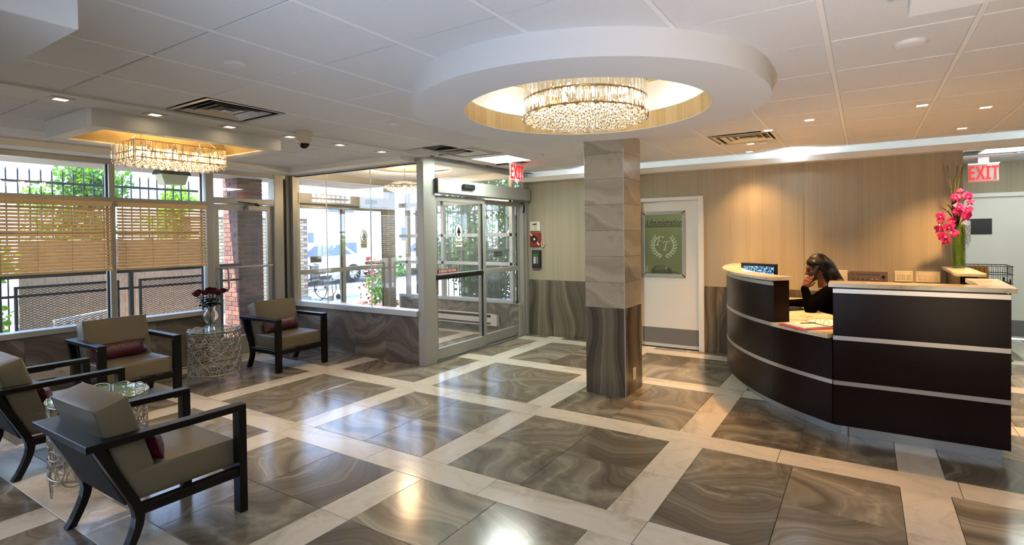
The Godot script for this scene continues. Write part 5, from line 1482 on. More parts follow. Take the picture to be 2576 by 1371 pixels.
func screen_tex() -> ImageTexture:
	var im := Image.create(256, 160, false, Image.FORMAT_RGB8)
	var f := noise(3, 0.05, 4)
	for y in 160:
		for x in 256:
			var v := clampf(0.45 + 0.9 * f.get_noise_2d(x + (x / 64) * 400, y * 1.0 + (y / 40) * 300), 0, 1)
			if x % 64 < 2 or y % 40 < 2: v = 0.0
			im.set_pixel(x, y, Color(v * 0.55, v * 0.8, v))
	return ImageTexture.create_from_image(im)
func build_desk_things() -> void:
	var mo := thing("monitor", "black computer monitor showing camera tiles behind the raised counter", "monitor", V(-0.985, 0.795, 6.42), -0.38)
	obj("casing", MB.new().box(Vector3(0, 0.31, 0), Vector3(0.42, 0.30, 0.03), 0.006), M.black, mo)
	var sm := mat("screen", Color.BLACK, 0.2)
	sm.emission_enabled = true; sm.emission_texture = screen_tex(); sm.emission = Color.WHITE; sm.emission_operator = BaseMaterial3D.EMISSION_OP_MULTIPLY; sm.emission_energy_multiplier = 0.9
	var q := MB.new()
	for w in [[0, 1, 2], [0, 2, 3]]:
		for i in w:
			var c: Vector2 = [Vector2(0, 0), Vector2(0, 1), Vector2(1, 1), Vector2(1, 0)][i]
			q.vert(Vector3((c.x - 0.5) * 0.36, 0.31 + (c.y - 0.5) * 0.24, 0.0165), Vector3.BACK, Vector2(c.x, 1.0 - c.y))
	obj("screen", q, sm, mo)
	lamp_area("screen_light", Vector3(0, 0.31, 0.03), Vector3.BACK, Vector2(0.36, 0.24), Color(0.6, 0.8, 1.0), 0.04, mo)
	obj("neck", MB.new().box(Vector3(0, 0.09, -0.02), Vector3(0.05, 0.17, 0.02), 0.004), M.black, mo)
	obj("foot", MB.new().box(Vector3(0, 0.006, 0), Vector3(0.22, 0.012, 0.16), 0.004), M.black, mo)
	var kb := thing("keyboard", "dark keyboard on the worktop in front of the woman", "keyboard", V(-0.70, 0.795, 6.08), 0.9)
	obj("tray", MB.new().box(Vector3(0, 0.01, 0), Vector3(0.40, 0.016, 0.14), 0.004), M.dark_plastic, kb)
	var ks := MB.new().box(Vector3.ZERO, Vector3(0.021, 0.008, 0.02), 0.003).mesh()
	for r in 5:
		for c in 15: obj("key", ks, M.black, kb, Vector3(-0.182 + c * 0.026, 0.021, -0.052 + r * 0.026))
	var pp := thing("paper_stack", "loose papers lying beyond the woman's forearm", "papers", V(-0.80, 0.796, 6.62), 0.5)
	for i in 4: obj("sheet", MB.new().box(Vector3(0.01 * i, 0.003 + i * 0.004, 0.008 * (i % 2)), Vector3(0.30, 0.003, 0.21), 0.0, Basis(Vector3.UP, 0.12 * i)), M.paper, pp)
	# open ring binder
	var b := thing("ring_binder", "open red ring binder of papers on the low marble ledge", "binder", V(-0.335, 0.7955, 5.19), 0.736)
	obj("cover", MB.new().box(Vector3(0, 0.003, 0), Vector3(0.53, 0.005, 0.30), 0.001), M.binder_red, b)
	for s in [-1.0, 1.0]:
		var f := func(u: float, w: float) -> Vector3:
			var x := 0.008 + u * 0.222
			return Vector3(s * x, 0.008 + (0.026 if s > 0 else 0.012) * (1.0 - pow(u, 3.0) * 0.35) * minf(1.0, 0.45 + u * 4.0), (w - 0.5) * 0.275)
		var pg := MB.new().surf(f, 12, 2, s < 0)
		pg.box(Vector3(s * 0.12, 0.010, 0), Vector3(0.215, 0.012, 0.272), 0.001)
		obj("page_block", pg, M.paper, b)
	for z in [-0.10, 0.0, 0.10]:
		var p := []
		for i in 11: p.append(Vector3(cos(PI * i / 10.0) * 0.034, 0.008 + sin(PI * i / 10.0) * 0.062, z))
		obj("ring", MB.new().tube(p, 0.0022, 6), M.chrome, b)
	var pn := thing("pen", "dark pen lying across the open binder", "pen", V(-0.40, 0.829, 5.09), 0.5)
	obj("barrel", MB.new().tube([Vector3(-0.065, 0.002, 0), Vector3(0.06, 0.003, 0)], 0.0042, 8), M.dark_plastic, pn)
	obj("tip", MB.new().lathe(Vector3(-0.065, 0.002, 0), [Vector2(0.0042, 0), Vector2(0.001, 0.014)], 8, Vector3.LEFT), M.chrome, pn)
	# orchid vase
	var v := thing("orchid_vase", "tall square-shouldered green glass cylinder vase of moss on the end counter", "vase", V(0.822, 1.2005, 7.12))
	obj("glass", MB.new().lathe(Vector3.ZERO, [Vector2(0, 0), Vector2(0.056, 0), Vector2(0.057, 0.004), Vector2(0.057, 0.45), Vector2(0.053, 0.45), Vector2(0.053, 0.022), Vector2(0, 0.022)], 32), M.green_glass, v)
	var ms := MB.new()
	var rg := RandomNumberGenerator.new(); rg.seed = 12
	for i in 90:
		var a: float = rg.randf() * TAU; var r: float = 0.025 + rg.randf() * 0.018
		ms.ball(Vector3(cos(a) * r, 0.05 + rg.randf() * 0.37, sin(a) * r), Vector3(0.011, 0.014, 0.011) * (0.6 + rg.randf() * 0.6), 6, 4)
	ms.lathe(Vector3(0, 0.025, 0), [Vector2(0.0, 0), Vector2(0.030, 0.0), Vector2(0.033, 0.40), Vector2(0, 0.41)], 12)
	stuff(obj("moss", ms, M.moss, v))
	var o := thing("orchid_spray", "magenta orchid spray with bamboo stalks rising from the green vase", "orchid", V(0.822, 1.2005, 7.12))
	var og := V(0.822, 1.2005, 7.12)
	for e in [Vector3(0.732, 2.262, 7.10), Vector3(0.815, 2.25, 7.12), Vector3(0.862, 2.25, 7.14)]:
		var tp := V(e.x, e.y, e.z) - og
		var pts := [Vector3(0, 0.30, 0), Vector3(tp.x * 0.1 - 0.035, 0.60, 0), Vector3(tp.x * 0.35 - 0.025, 0.80, 0), tp]
		obj("bamboo_stalk", MB.new().tube(pts, [0.009, 0.0085, 0.007, 0.006], 7), M.bamboo, o)
		for k in 4: obj("stalk_node", MB.new().ball(pts[1].lerp(tp, k / 4.0), Vector3(0.0105, 0.004, 0.0105), 8, 5), M.bamboo, o)
	var fl := [[0.795, 1.929, 7.06], [0.881, 1.934, 7.01], [0.896, 1.87, 6.96], [0.826, 1.993, 7.06], [0.811, 1.831, 7.01], [0.874, 1.793, 6.96], [0.812, 1.78, 7.06], [0.872, 1.726, 7.01], [0.663, 1.737, 6.96], [0.76, 1.687, 7.06], [0.656, 1.609, 7.01], [0.732, 1.625, 6.96], [0.684, 1.535, 7.06], [0.706, 1.487, 7.01], [0.771, 1.563, 6.96], [0.666, 1.684, 7.06]]
	for i in fl.size():
		var p := V(fl[i][0], fl[i][1], fl[i][2]) - og
		var sz: float = 0.036 if i in [2, 3, 15] else 0.054
		var nrm := Vector3(rg.randf_range(-0.7, 0.5), rg.randf_range(-0.1, 0.5), 1.0).normalized()
		var ux := nrm.cross(Vector3.UP).normalized(); var uy := ux.cross(nrm)
		var fm := MB.new()
		for k in 5:
			var a: float = [PI / 2, PI / 2 + 1.15, PI / 2 - 1.15, PI / 2 + 2.5, PI / 2 - 2.5][k]
			var wd: float = [0.30, 0.52, 0.52, 0.30, 0.30][k]
			var dd := ux * cos(a) + uy * sin(a)
			var ss := nrm.cross(dd)
			var f := func(u: float, w: float) -> Vector3:
				var ww := wd * sz * sin(PI * (0.12 + 0.88 * w) * 0.96)
				return p + dd * sz * w * 0.95 + ss * (u - 0.5) * 2.0 * ww + nrm * (0.010 * sin(PI * w) - 0.012 * w * w + (0.004 if k in [1, 2] else 0.0))
			fm.surf(f, 5, 5)
		var fo := obj("orchid_bloom", fm, M.orchid_pink, o)
		obj("lip", MB.new().ball(p + nrm * 0.010 - uy * 0.010, Vector3(0.008, 0.010, 0.009), 8, 6), M.orchid_heart, fo)
	for br in [[[0.86, 1.90, 7.05], [0.88, 1.955, 7.02], [0.83, 1.96, 7.0]], [[0.76, 1.86, 7.06], [0.70, 1.77, 7.03], [0.665, 1.65, 7.0], [0.70, 1.55, 7.0]], [[0.84, 1.80, 7.03], [0.88, 1.83, 7.0], [0.89, 1.76, 7.0]], [[0.75, 1.72, 7.04], [0.73, 1.65, 7.0], [0.75, 1.58, 7.0]]]:
		var pts := [Vector3(0, 0.38, 0), Vector3(0.0, 0.52, 0.02)]
		for e in br: pts.append(V(e[0], e[1], e[2]) - og)
		obj("flower_stem", MB.new().tube(pts, 0.003, 6), M.stem_green, o)
	for lf in [[Vector3(-0.21, 0.13, 0.06), 0.02], [Vector3(-0.13, 0.17, 0.05), 0.016], [Vector3(0.13, 0.02, 0.05), 0.02], [Vector3(0.05, 0.16, -0.02), 0.018], [Vector3(0.10, -0.08, 0.05), 0.012], [Vector3(-0.06, 0.20, 0.03), 0.02]]:
		var tip: Vector3 = lf[0]
		var wv: float = lf[1]
		var side := tip.cross(Vector3.UP).normalized()
		var f := func(u: float, w: float) -> Vector3:
			return Vector3(0, 0.43, 0) + Vector3(tip.x * w, tip.y * w + 0.11 * sin(PI * w * 0.85), tip.z * w) + side * (u - 0.5) * 2.0 * wv * sin(PI * (0.1 + 0.9 * w)) 
		obj("orchid_leaf", MB.new().surf(f, 3, 9), M.leaf_dark, o)
	for i in 9:
		var x0 := 0.055 + 0.012 * (i % 4)
		var pts := []
		for k in 7: pts.append(Vector3(x0 + 0.008 * sin(k * 1.7 + i), 0.44 - k * (0.028 + 0.004 * (i % 3)), 0.03 - 0.008 * (i % 5) + 0.006 * sin(k * 2.1 + i * 2.0)))
		obj("air_root", MB.new().tube(pts, 0.0016, 5), M.root, o)
	# wire cart and carton in the corridor
	var c := thing("wire_cart", "black wire basket cart standing behind the desk's right end", "cart", V(1.10, 0, 7.95))
	var wires := MB.new()
	for s in [[-0.24, -0.16], [0.24, -0.16], [0.24, 0.16], [-0.24, 0.16]]: obj("leg", MB.new().tube([Vector3(s[0], 0.0, s[1]), Vector3(s[0], 1.05, s[1])], 0.008, 7), M.black, c)
	for y in [0.16, 1.0, 1.10, 1.19]:
		wires.tube([Vector3(-0.26, y, -0.18), Vector3(0.26, y, -0.18), Vector3(0.26, y, 0.18), Vector3(-0.26, y, 0.18)], 0.005, 5, true)
	for i in 14:
		var x := -0.25 + i * 0.0385
		wires.tube([Vector3(x, 1.19, -0.18), Vector3(x, 1.0, -0.18), Vector3(x, 1.0, 0.18), Vector3(x, 1.19, 0.18)], 0.0022, 4)
	for i in 9:
		var z := -0.16 + i * 0.04
		wires.tube([Vector3(-0.26, 1.19, z), Vector3(-0.26, 1.0, z), Vector3(0.26, 1.0, z), Vector3(0.26, 1.19, z)], 0.0022, 4)
	obj("wire_basket", wires, M.black, c)
	obj("shelf", MB.new().box(Vector3(0, 0.165, 0), Vector3(0.50, 0.012, 0.34), 0.003), M.black, c)
	var bx := thing("carton", "brown cardboard carton in the black wire basket", "box", V(1.045, 1.006, 7.93), 0.1)
	obj("box_body", MB.new().box(Vector3(0, 0.085, 0), Vector3(0.22, 0.17, 0.2), 0.002), M.cardboard, bx)
	obj("flap", MB.new().box(Vector3(0, 0.173, 0.05), Vector3(0.22, 0.004, 0.1), 0.001), M.cardboard, bx)
	obj("tape", MB.new().box(Vector3(0, 0.1735, 0), Vector3(0.222, 0.003, 0.04), 0.0), M.cream_plastic, bx)
	var bg := thing("black_bag", "black bag on a surface seen through the administration door glass", "bag", V(-2.77, 0.862, 8.55))
	obj("bag_body", MB.new().cushion(Vector3(0, 0.10, 0), Vector3(0.30, 0.20, 0.16), 0.07, 0.02), M.black, bg)
	var bh := []
	for i in 9: bh.append(Vector3(0.13 + 0.10 * cos(PI * i / 8.0) + 0.1, 0.03 + 0.09 * sin(PI * i / 8.0), 0.06))
	obj("handle", MB.new().tube(bh, 0.012, 6), M.black, bg)
	var fc := thing("office_cabinet", "low cabinet in the administration office under the black bag", "cabinet", V(-2.4, 0, 8.55))
	obj("cabinet_body", MB.new().box(Vector3(0, 0.42, 0), Vector3(1.2, 0.84, 0.45), 0.004), M.kickplate, fc)
	obj("cabinet_top", MB.new().box(Vector3(0, 0.85, 0), Vector3(1.22, 0.02, 0.47), 0.003), M.black, fc)
	var sw := thing("office_switch", "white switch on the office wall seen through the door glass", "light switch", V(-3.52, 0.87, 9.9))
	obj("plate", MB.new().box(Vector3(0, 0.06, 0.004), Vector3(0.12, 0.12, 0.008), 0.002), M.white_paint, sw)
	obj("rocker", MB.new().box(Vector3(0, 0.06, 0.009), Vector3(0.03, 0.06, 0.006), 0.002), M.white_paint, sw)
	var ol := thing("unseen_office_light", "unseen ceiling light placed to light the administration office", "ceiling light", V(-2.4, 2.58, 8.6))  # out of view, placed to light the room behind the door glass
	obj("diffuser", MB.new().box(Vector3(0, 0.01, 0), Vector3(0.55, 0.015, 0.55), 0.004), M.panel_glow, ol)
	lamp_area("lamp", Vector3(0, -0.01, 0), Vector3.DOWN, Vector2(0.5, 0.5), Color(1, 0.98, 0.85), 0.8, ol)
# ---------------------------------------------------------------- outside
func foliage(root: Node3D, called: String, mt: Material, blobs: Array, count: int, sz: float, sd: int) -> void:
	var lm := MB.new()
	var f := func(u: float, w: float) -> Vector3:
		return Vector3((u - 0.5) * 0.9 * sin(PI * (0.06 + 0.94 * w)), 0.12 * absf(u - 0.5), w)
	lm.surf(f, 2, 3)
	var mm := MultiMesh.new(); mm.transform_format = MultiMesh.TRANSFORM_3D; mm.mesh = lm.mesh(); mm.instance_count = count
	var rg := RandomNumberGenerator.new(); rg.seed = sd
	for i in count:
		var b = blobs[rg.randi_range(0, blobs.size() - 1)]
		var d := Vector3(rg.randfn(), rg.randfn(), rg.randfn()).normalized() * pow(rg.randf(), 0.4)
		var q := Basis.from_euler(Vector3(rg.randf() * TAU, rg.randf() * TAU, rg.randf() * TAU)) * Basis.from_scale(Vector3.ONE * sz * rg.randf_range(0.5, 1.2))
		mm.set_instance_transform(i, Transform3D(q, b[0] + d * b[1]))
	var mi := MultiMeshInstance3D.new()
	mi.name = called; mi.multimesh = mm; mi.material_override = mt
	root.add_child(mi, true); stuff(mi)
func tree(lab: String, at: Vector3, h: float, r: float, kind: int, count: int, sd: int) -> void:
	var t := thing("tree", lab, "tree", at)
	var rg := RandomNumberGenerator.new(); rg.seed = sd
	var tr := MB.new()
	tr.tube([Vector3.ZERO, Vector3(0.05, h * 0.3, 0.03), Vector3(-0.03, h * 0.65, 0), Vector3(0.02, h * 0.9, 0)], [h * 0.03, h * 0.024, h * 0.015, 0.01], 8)
	var bl := []
	for i in 12:
		var a := rg.randf() * TAU
		var y := h * rg.randf_range(0.22, 0.92)
		var c := Vector3(cos(a) * r * 0.6 * rg.randf(), y, sin(a) * r * 0.6 * rg.randf())
		bl.append([c, r * rg.randf_range(0.35, 0.6)])
		tr.tube([Vector3(0, y * 0.75, 0), c], [h * 0.01, 0.006], 5)
	obj("trunk", tr, M.bark, t)
	foliage(t, "crown", M["foliage_%d" % kind], bl, count * 2, 0.085, sd + 1)

func build_outside() -> void:
	var gr := struct("ground", MB.new(3.0).bb(-40, XL - 0.13, -0.12, -0.04, -8, 40), M.concrete)
	struct("ground", MB.new(3.0).bb(XL - 0.13, -4.7, -0.12, -0.04, BV + 0.1, 40), M.concrete)
	# red pavers by the side door
	var pv := sroot("paving")
	for i in 8:
		for j in 14: obj("paver", MB.new().box(Vector3(0, -0.012, 0), Vector3(0.198, 0.05, 0.098), 0.003) if i + j == 0 else pv.get_node("paver").mesh, M.paver_red, pv, V(XL - 0.24 - i * 0.2, -0.02, 3.72 + j * 0.1))
	# overhanging soffit
	struct("soffit", MB.new().bb(-8.95, XL - 0.12, 2.59, 2.95, -3.2, 7.6), M.stucco)
	# brick pillar, course by course
	var p := thing("brick_pillar", "square dark brick pillar outside the glazed side door", "pillar", V(-8.82, -0.04, 5.15))
	obj("mortar_core", MB.new().box(Vector3(0, 1.315, 0), Vector3(0.416, 2.63, 0.416)), M.mortar, p)
	var rg := RandomNumberGenerator.new(); rg.seed = 3
	var bl := []
	for ln in [0.205, 0.100, 0.152]: bl.append(MB.new().box(Vector3.ZERO, Vector3(ln, 0.0655, 0.03), 0.003).mesh())
	for c in 35:
		for k in 4:
			for e in [[[1, -0.163], [0, 0.0], [1, 0.163]], [[0, -0.110], [0, 0.110]]][c % 2]:
				var o := obj("brick", bl[e[0]], [M.brick_dark, M.brick_mid, M.brick_deep][rg.randi_range(0, 2)], p, Basis(Vector3.UP, k * PI / 2) * Vector3(e[1], 0.038 + c * 0.0755, 0.203))
				o.rotation.y = k * PI / 2
	# steel guard rail with mesh panels
	var g := thing("guard_rail", "dark steel railing with mesh panels just outside the windows", "railing", V(-8.3, 0, 3.0))
	var rl := MB.new()
	obj("top_rail", MB.new().box(Vector3(0, 1.19, 0.9), Vector3(0.05, 0.05, 5.4), 0.004), M.steel_dark, g)
	obj("mid_rail", MB.new().box(Vector3(0, 0.96, 0.9), Vector3(0.03, 0.03, 5.4), 0.003), M.steel_dark, g)
	for b in [0.65, 1.95, 3.26, 4.45]:
		obj("post", MB.new().bb(-0.025, 0.025, -0.04, 1.19, 0, 0.05, 0.003), M.steel_dark, g, Vector3(0, 0, -(b - 3.0)))
	var mesh_panel := func(w: float, h: float) -> Array:
		var m := MB.new()
		var fr := MB.new()
		fr.box(Vector3(0, 0, -w / 2), Vector3(0.03, h, 0.03), 0.003); fr.box(Vector3(0, 0, w / 2), Vector3(0.03, h, 0.03), 0.003)
		fr.box(Vector3(0, -h / 2, 0), Vector3(0.03, 0.03, w + 0.03), 0.003); fr.box(Vector3(0, h / 2, 0), Vector3(0.03, 0.03, w + 0.03), 0.003)
		var dx := 0.062; var dy := 0.030
		var nn := int(w / dx) + int(h / dy / 1.0) + 4
		for s in [-1.0, 1.0]:
			var k := -int(h / dy) - 2
			while k < int(w / dx) + int(h / dy) + 2:
				# line z = s * (z0 + t*dx/2), y = -h/2 + t*dy/2
				var z0 := -w / 2 + k * dx
				var t0 := 0.0; var t1 := h / (dy)
				var za := z0; var zb := z0 + t1 * dx
				var ca := clampf((-w / 2 - za) / (zb - za), 0, 1); var cb := clampf((w / 2 - za) / (zb - za), 0, 1)
				if cb - ca > 0.005:
					m.beam(Vector3(0, -h / 2 + h * ca, s * (za + (zb - za) * ca)), Vector3(0, -h / 2 + h * cb, s * (za + (zb - za) * cb)), 0.005, 0.004, 0.0, Vector3.RIGHT)
				k += 1
		return [fr.mesh(), m.mesh()]
	for q in [[2.11, 3.15], [3.38, 4.40], [0.80, 1.85]]:
		var w: float = q[1] - q[0] - 0.03
		var mp: Array = mesh_panel.call(w, 0.98)
		obj("panel_frame", mp[0], M.steel_dark, g, Vector3(0, 0.57, -((q[0] + q[1]) / 2 - 3.0)))
		stuff(obj("expanded_mesh", mp[1], M.steel_dark, g, Vector3(0, 0.57, -((q[0] + q[1]) / 2 - 3.0))))
	# wooden board fence
	var f := thing("board_fence", "pale wooden board fence beyond the steel railing", "fence", V(-9.85, 0, 3.5))
	var bw := 0.138
	for i in 19:
		var b := 2.62 + i * 0.1405
		obj("board", MB.new().bb(-0.011, 0.011, -0.03, 1.60 + 0.012 * ((i * 7) % 3), -bw / 2, bw / 2, 0.003), M.fence_wood, f, Vector3(0, 0, -(b - 3.5)))
	obj("fence_rail", MB.new().bb(-0.06, -0.012, 0.3, 0.39, -0.95, 1.7).bb(-0.06, -0.012, 1.2, 1.29, -0.95, 1.7), M.fence_wood, f)
	# white slatted bench end behind the mesh
	var be := thing("white_planter_rail", "small white slatted rail standing behind the mesh panel", "bench", V(-9.3, 0, 3.1))
	obj("top_bar", MB.new().beam(Vector3(0, 0.50, 0.34), Vector3(0, 0.58, -0.4), 0.06, 0.05, 0.004), M.street_white, be)
	for i in 8: obj("slat", MB.new().box(Vector3(0, 0.24 + i * 0.004, 0.32 - i * 0.095), Vector3(0.03, 0.52, 0.035), 0.002), M.street_white, be)
	# black picket fence on top of the yard wall
	var pf := thing("picket_fence", "tall black steel picket fence behind the board fence", "fence", V(-10.35, 0, 3.6))
	for i in 29:
		obj("picket", MB.new().bb(-0.008, 0.008, 0, 2.64, -0.008, 0.008).lathe(Vector3(0, 2.63, 0), [Vector2(0.012, 0), Vector2(0.0, 0.06)], 6) if i == 0 else pf.get_node("picket").mesh, M.steel_dark, pf, Vector3(0, 0, 2.2 - i * 0.13))
	obj("rail", MB.new().bb(-0.016, 0.016, 2.46, 2.495, -2.3, 1.6).bb(-0.016, 0.016, 1.7, 1.735, -2.3, 1.6), M.steel_dark, pf)
	# wall-pack lamp under the soffit
	var wl := thing("wall_pack_light", "bronze outdoor light with a pale lens hanging under the soffit", "light", V(-7.95, 2.345, 3.66))
	obj("housing", MB.new().prism(PackedVector2Array([Vector2(-0.20, 0.13), Vector2(-0.16, 0.22), Vector2(0.16, 0.22), Vector2(0.20, 0.13)]), Vector3(-0.11, 0, 0), Vector3.FORWARD, Vector3.UP, Vector3(0.22, 0, 0)), M.bronze, wl)
	obj("lens", MB.new().prism(PackedVector2Array([Vector2(-0.17, 0.13), Vector2(-0.13, 0.0), Vector2(0.13, 0.0), Vector2(0.17, 0.13)]), Vector3(-0.09, 0, 0), Vector3.FORWARD, Vector3.UP, Vector3(0.18, 0, 0)), M.lens, wl)
	obj("mount", MB.new().bb(-0.05, 0.05, 0.22, 0.245, -0.06, 0.06), M.bronze, wl)
	# trees beyond the fences; those behind the vestibule stand in for a reflection
	tree("leafy green tree behind the black picket fence at the left", V(-12.6, 0, 4.25), 3.4, 1.0, 0, 2600, 5)
	tree("bright yellow-green bush at the far left beyond the railing", V(-9.6, -0.04, 1.85), 1.5, 0.75, 1, 2200, 6)
	tree("pale green shrub behind the fence in the second window bay", V(-12.9, 0, 6.1), 2.75, 0.9, 1, 1800, 7)
	tree("dark green stand-in for a reflected tree behind the vestibule's end glass, left", V(-8.3, 0, 10.6), 3.6, 1.3, 2, 3600, 8)
	tree("bright green stand-in for a reflected tree behind the vestibule's end glass, centre", V(-6.5, 0, 10.9), 3.9, 1.4, 0, 4200, 9)
	tree("yellow-green stand-in for a reflected tree behind the vestibule's end glass, right", V(-5.3, 0, 10.3), 3.4, 1.1, 1, 3200, 10)
	tree("low dark stand-in for a reflected shrub below the fence behind the vestibule", V(-7.2, 0, 9.9), 1.3, 0.8, 2, 2200, 11)
	var f2 := thing("reflected_fence", "black steel stand-in for a reflected mesh fence, behind the vestibule end glass", "fence", V(-6.6, 0, 9.1))  # set here in place of the fence reflected in the end glass
	for i in 27: obj("picket", MB.new().bb(-0.008, 0.008, 0, 2.3, -0.008, 0.008) if i == 0 else f2.get_node("picket").mesh, M.steel_dark, f2, Vector3(-2.0 + i * 0.15, 0, 0))
	obj("rail", MB.new().bb(-2.1, 2.0, 1.28, 1.33, -0.02, 0.02).bb(-2.1, 2.0, 2.1, 2.13, -0.02, 0.02).bb(-2.1, 2.0, 0.1, 0.14, -0.02, 0.02), M.steel_dark, f2)
	for i in 4: obj("post", MB.new().bb(-0.03, 0.03, 0, 2.35, -0.03, 0.03), M.steel_dark, f2, Vector3(-2.0 + i * 1.3, 0, 0))
	# street side
	struct("street", MB.new(3.0).bb(-20.0, -14.2, -0.06, -0.035, -8, 40), M.asphalt)
	var cu := struct("kerb", MB.new().bb(-14.2, -14.0, -0.05, 0.08, 9.5, 40, 0.01), M.concrete)
	var ho := thing("street_house", "white rendered house across the street", "building", V(-24.0, 0, 20.0))
	obj("wall", MB.new().bb(-3.0, 0, -0.05, 7.0, -16, 20), M.street_white, ho)
	for q in [[-2.45, 1.1, 1.9, 0.45], [0.05, 0.15, 1.35, 1.0], [4.3, 0.9, 2.2, 0.8], [-6.0, 0.4, 2.4, 1.2], [-0.5, 2.9, 3.3, 1.8], [-4.5, 2.9, 3.5, 0.8]]:
		var wn := obj("window", MB.new().bb(-0.02, 0.03, q[1], q[2], q[0] - q[3] / 2, q[0] + q[3] / 2, 0.005), M.street_white, ho)
		obj("pane", MB.new().bb(0.03, 0.04, q[1] + 0.05, q[2] - 0.05, q[0] - q[3] / 2 + 0.05, q[0] + q[3] / 2 - 0.05), M.street_window, wn)
	obj("cornice", MB.new().bb(-3.2, 0.2, 6.9, 7.2, -16, 20), M.concrete, ho)
	# tan brick wall with cap and metal box
	var tw := thing("tan_brick_wall", "tan brick garden wall with a pale cap beside the street door", "wall", V(-12.4, 0, 7.4))
	obj("mortar_core", MB.new().bb(-0.32, 0.38, -0.04, 2.08, -1.3, 1.30), M.mortar, tw)
	obj("cap", MB.new().bb(-0.38, 0.45, 2.08, 2.19, -1.36, 1.40, 0.01), M.street_white, tw)
	obj("base_course", MB.new().bb(-0.38, 0.43, -0.04, 0.10, -1.36, 1.36, 0.01), M.concrete, tw)
	var tb := MB.new().box(Vector3.ZERO, Vector3(0.03, 0.064, 0.196), 0.003).mesh()
	for c in 26:
		for k in 13:
			var z := -1.28 + k * 0.2055 + (0.1 if c % 2 else 0.0)
			if z > 1.22: continue
			obj("brick", tb, M.tan_brick if (c * 5 + k * 3) % 4 else M.tan_brick_light, tw, Vector3(0.376, 0.14 + c * 0.0745, -z))
	obj("utility_box", MB.new().bb(0.39, 0.50, 0.5, 1.55, 0.70, 0.95, 0.01), M.aluminium, tw)
	# cars
	for q in [[V(-16.6, -0.035, 12.0), "car_silver", "silver parked car with its rear light towards the right", "car"], [V(-16.9, -0.035, 17.1), "car_white", "pale parked car further right along the street", "car"]]:
		var t := thing("car", q[2], "car", q[0], 0, "cars parked across the street")
		var paint: Material = M[q[1]]
		# profile along z (b): front at -2.1, rear at +2.1
		var pr := PackedVector2Array([Vector2(-2.15, 0.30), Vector2(-2.2, 0.62), Vector2(-1.95, 0.82), Vector2(-1.0, 0.95), Vector2(-0.35, 1.40), Vector2(0.75, 1.44), Vector2(1.45, 1.02), Vector2(2.05, 0.98), Vector2(2.15, 0.65), Vector2(2.12, 0.32)])
		obj("car_body", MB.new().prism(pr, Vector3(-0.85, 0, 0), Vector3.FORWARD, Vector3.UP, Vector3(1.7, 0, 0)), paint, t)
		obj("side_window", MB.new().prism(PackedVector2Array([Vector2(-0.85, 0.98), Vector2(-0.33, 1.34), Vector2(0.15, 1.37), Vector2(0.15, 0.98)]), Vector3(0.85, 0, 0), Vector3.FORWARD, Vector3.UP, Vector3(0.006, 0, 0)), M.street_window, t)
		obj("side_window", MB.new().prism(PackedVector2Array([Vector2(0.22, 0.98), Vector2(0.22, 1.37), Vector2(0.72, 1.37), Vector2(1.25, 1.02)]), Vector3(0.85, 0, 0), Vector3.FORWARD, Vector3.UP, Vector3(0.006, 0, 0)), M.street_window, t)
		obj("tail_lamp", MB.new().box(Vector3(0.78, 0.82, -2.02), Vector3(0.18, 0.16, 0.28), 0.03), M.tail_red, t)
		for z in [-1.35, 1.3]:
			for s in [-0.78, 0.78]:
				var wh := obj("tyre", MB.new().lathe(Vector3(s - 0.09, 0.33, -z), [Vector2(0.20, 0.0), Vector2(0.31, 0.0), Vector2(0.33, 0.03), Vector2(0.33, 0.17), Vector2(0.31, 0.2), Vector2(0.20, 0.2)], 24, Vector3.RIGHT), M.tyre, t)
				var hb := MB.new()
				hb.lathe(Vector3(s - 0.08, 0.33, -z), [Vector2(0, 0.19), Vector2(0.05, 0.19), Vector2(0.05, 0.17)], 14, Vector3.RIGHT)
				for k in 9:
					var a := TAU * k / 9.0
					hb.beam(Vector3(s + 0.10, 0.33 + sin(a) * 0.04, -z + cos(a) * 0.04), Vector3(s + 0.10, 0.33 + sin(a) * 0.21, -z + cos(a) * 0.21), 0.035, 0.02)
				obj("wheel_rim", hb, M.alu_bright, wh)
	# wheelchair by the wall
	var wc := thing("wheelchair", "black wheelchair with a large spoked wheel outside the street door", "wheelchair", V(-12.0, -0.04, 9.05), 0.5)
	for s in [-1.0, 1.0]:
		var c := []
		for k in 32: c.append(Vector3(cos(TAU * k / 32.0) * 0.30, 0.31 + sin(TAU * k / 32.0) * 0.30, s * 0.29))
		var w := obj("wheel", MB.new().tube(c, 0.014, 6, true), M.tyre, wc)
		var sp := MB.new()
		for k in 12: sp.tube([Vector3(0, 0.31, s * 0.29), Vector3(cos(TAU * k / 12.0) * 0.29, 0.31 + sin(TAU * k / 12.0) * 0.29, s * 0.29)], 0.004, 4)
		sp.ball(Vector3(0, 0.31, s * 0.29), Vector3(0.035, 0.035, 0.04), 10, 6)
		obj("spokes", sp, M.steel_dark, w)
		obj("frame", MB.new().tube([Vector3(0.45, 0.10, s * 0.24), Vector3(0.40, 0.50, s * 0.24), Vector3(-0.12, 0.50, s * 0.24), Vector3(-0.16, 0.92, s * 0.24), Vector3(-0.28, 0.94, s * 0.24)], 0.013, 7), M.steel_dark, wc)
		obj("caster", MB.new().lathe(Vector3(0.38, 0.075, s * 0.24 - 0.015), [Vector2(0, 0), Vector2(0.07, 0.0), Vector2(0.075, 0.015), Vector2(0.07, 0.03), Vector2(0, 0.03)], 16, Vector3.BACK), M.tyre, wc)
		obj("armrest", MB.new().box(Vector3(0.1, 0.72, s * 0.25), Vector3(0.32, 0.03, 0.05), 0.008).tube([Vector3(0.1, 0.5, s * 0.24), Vector3(0.1, 0.71, s * 0.24)], 0.011, 6), M.black, wc)
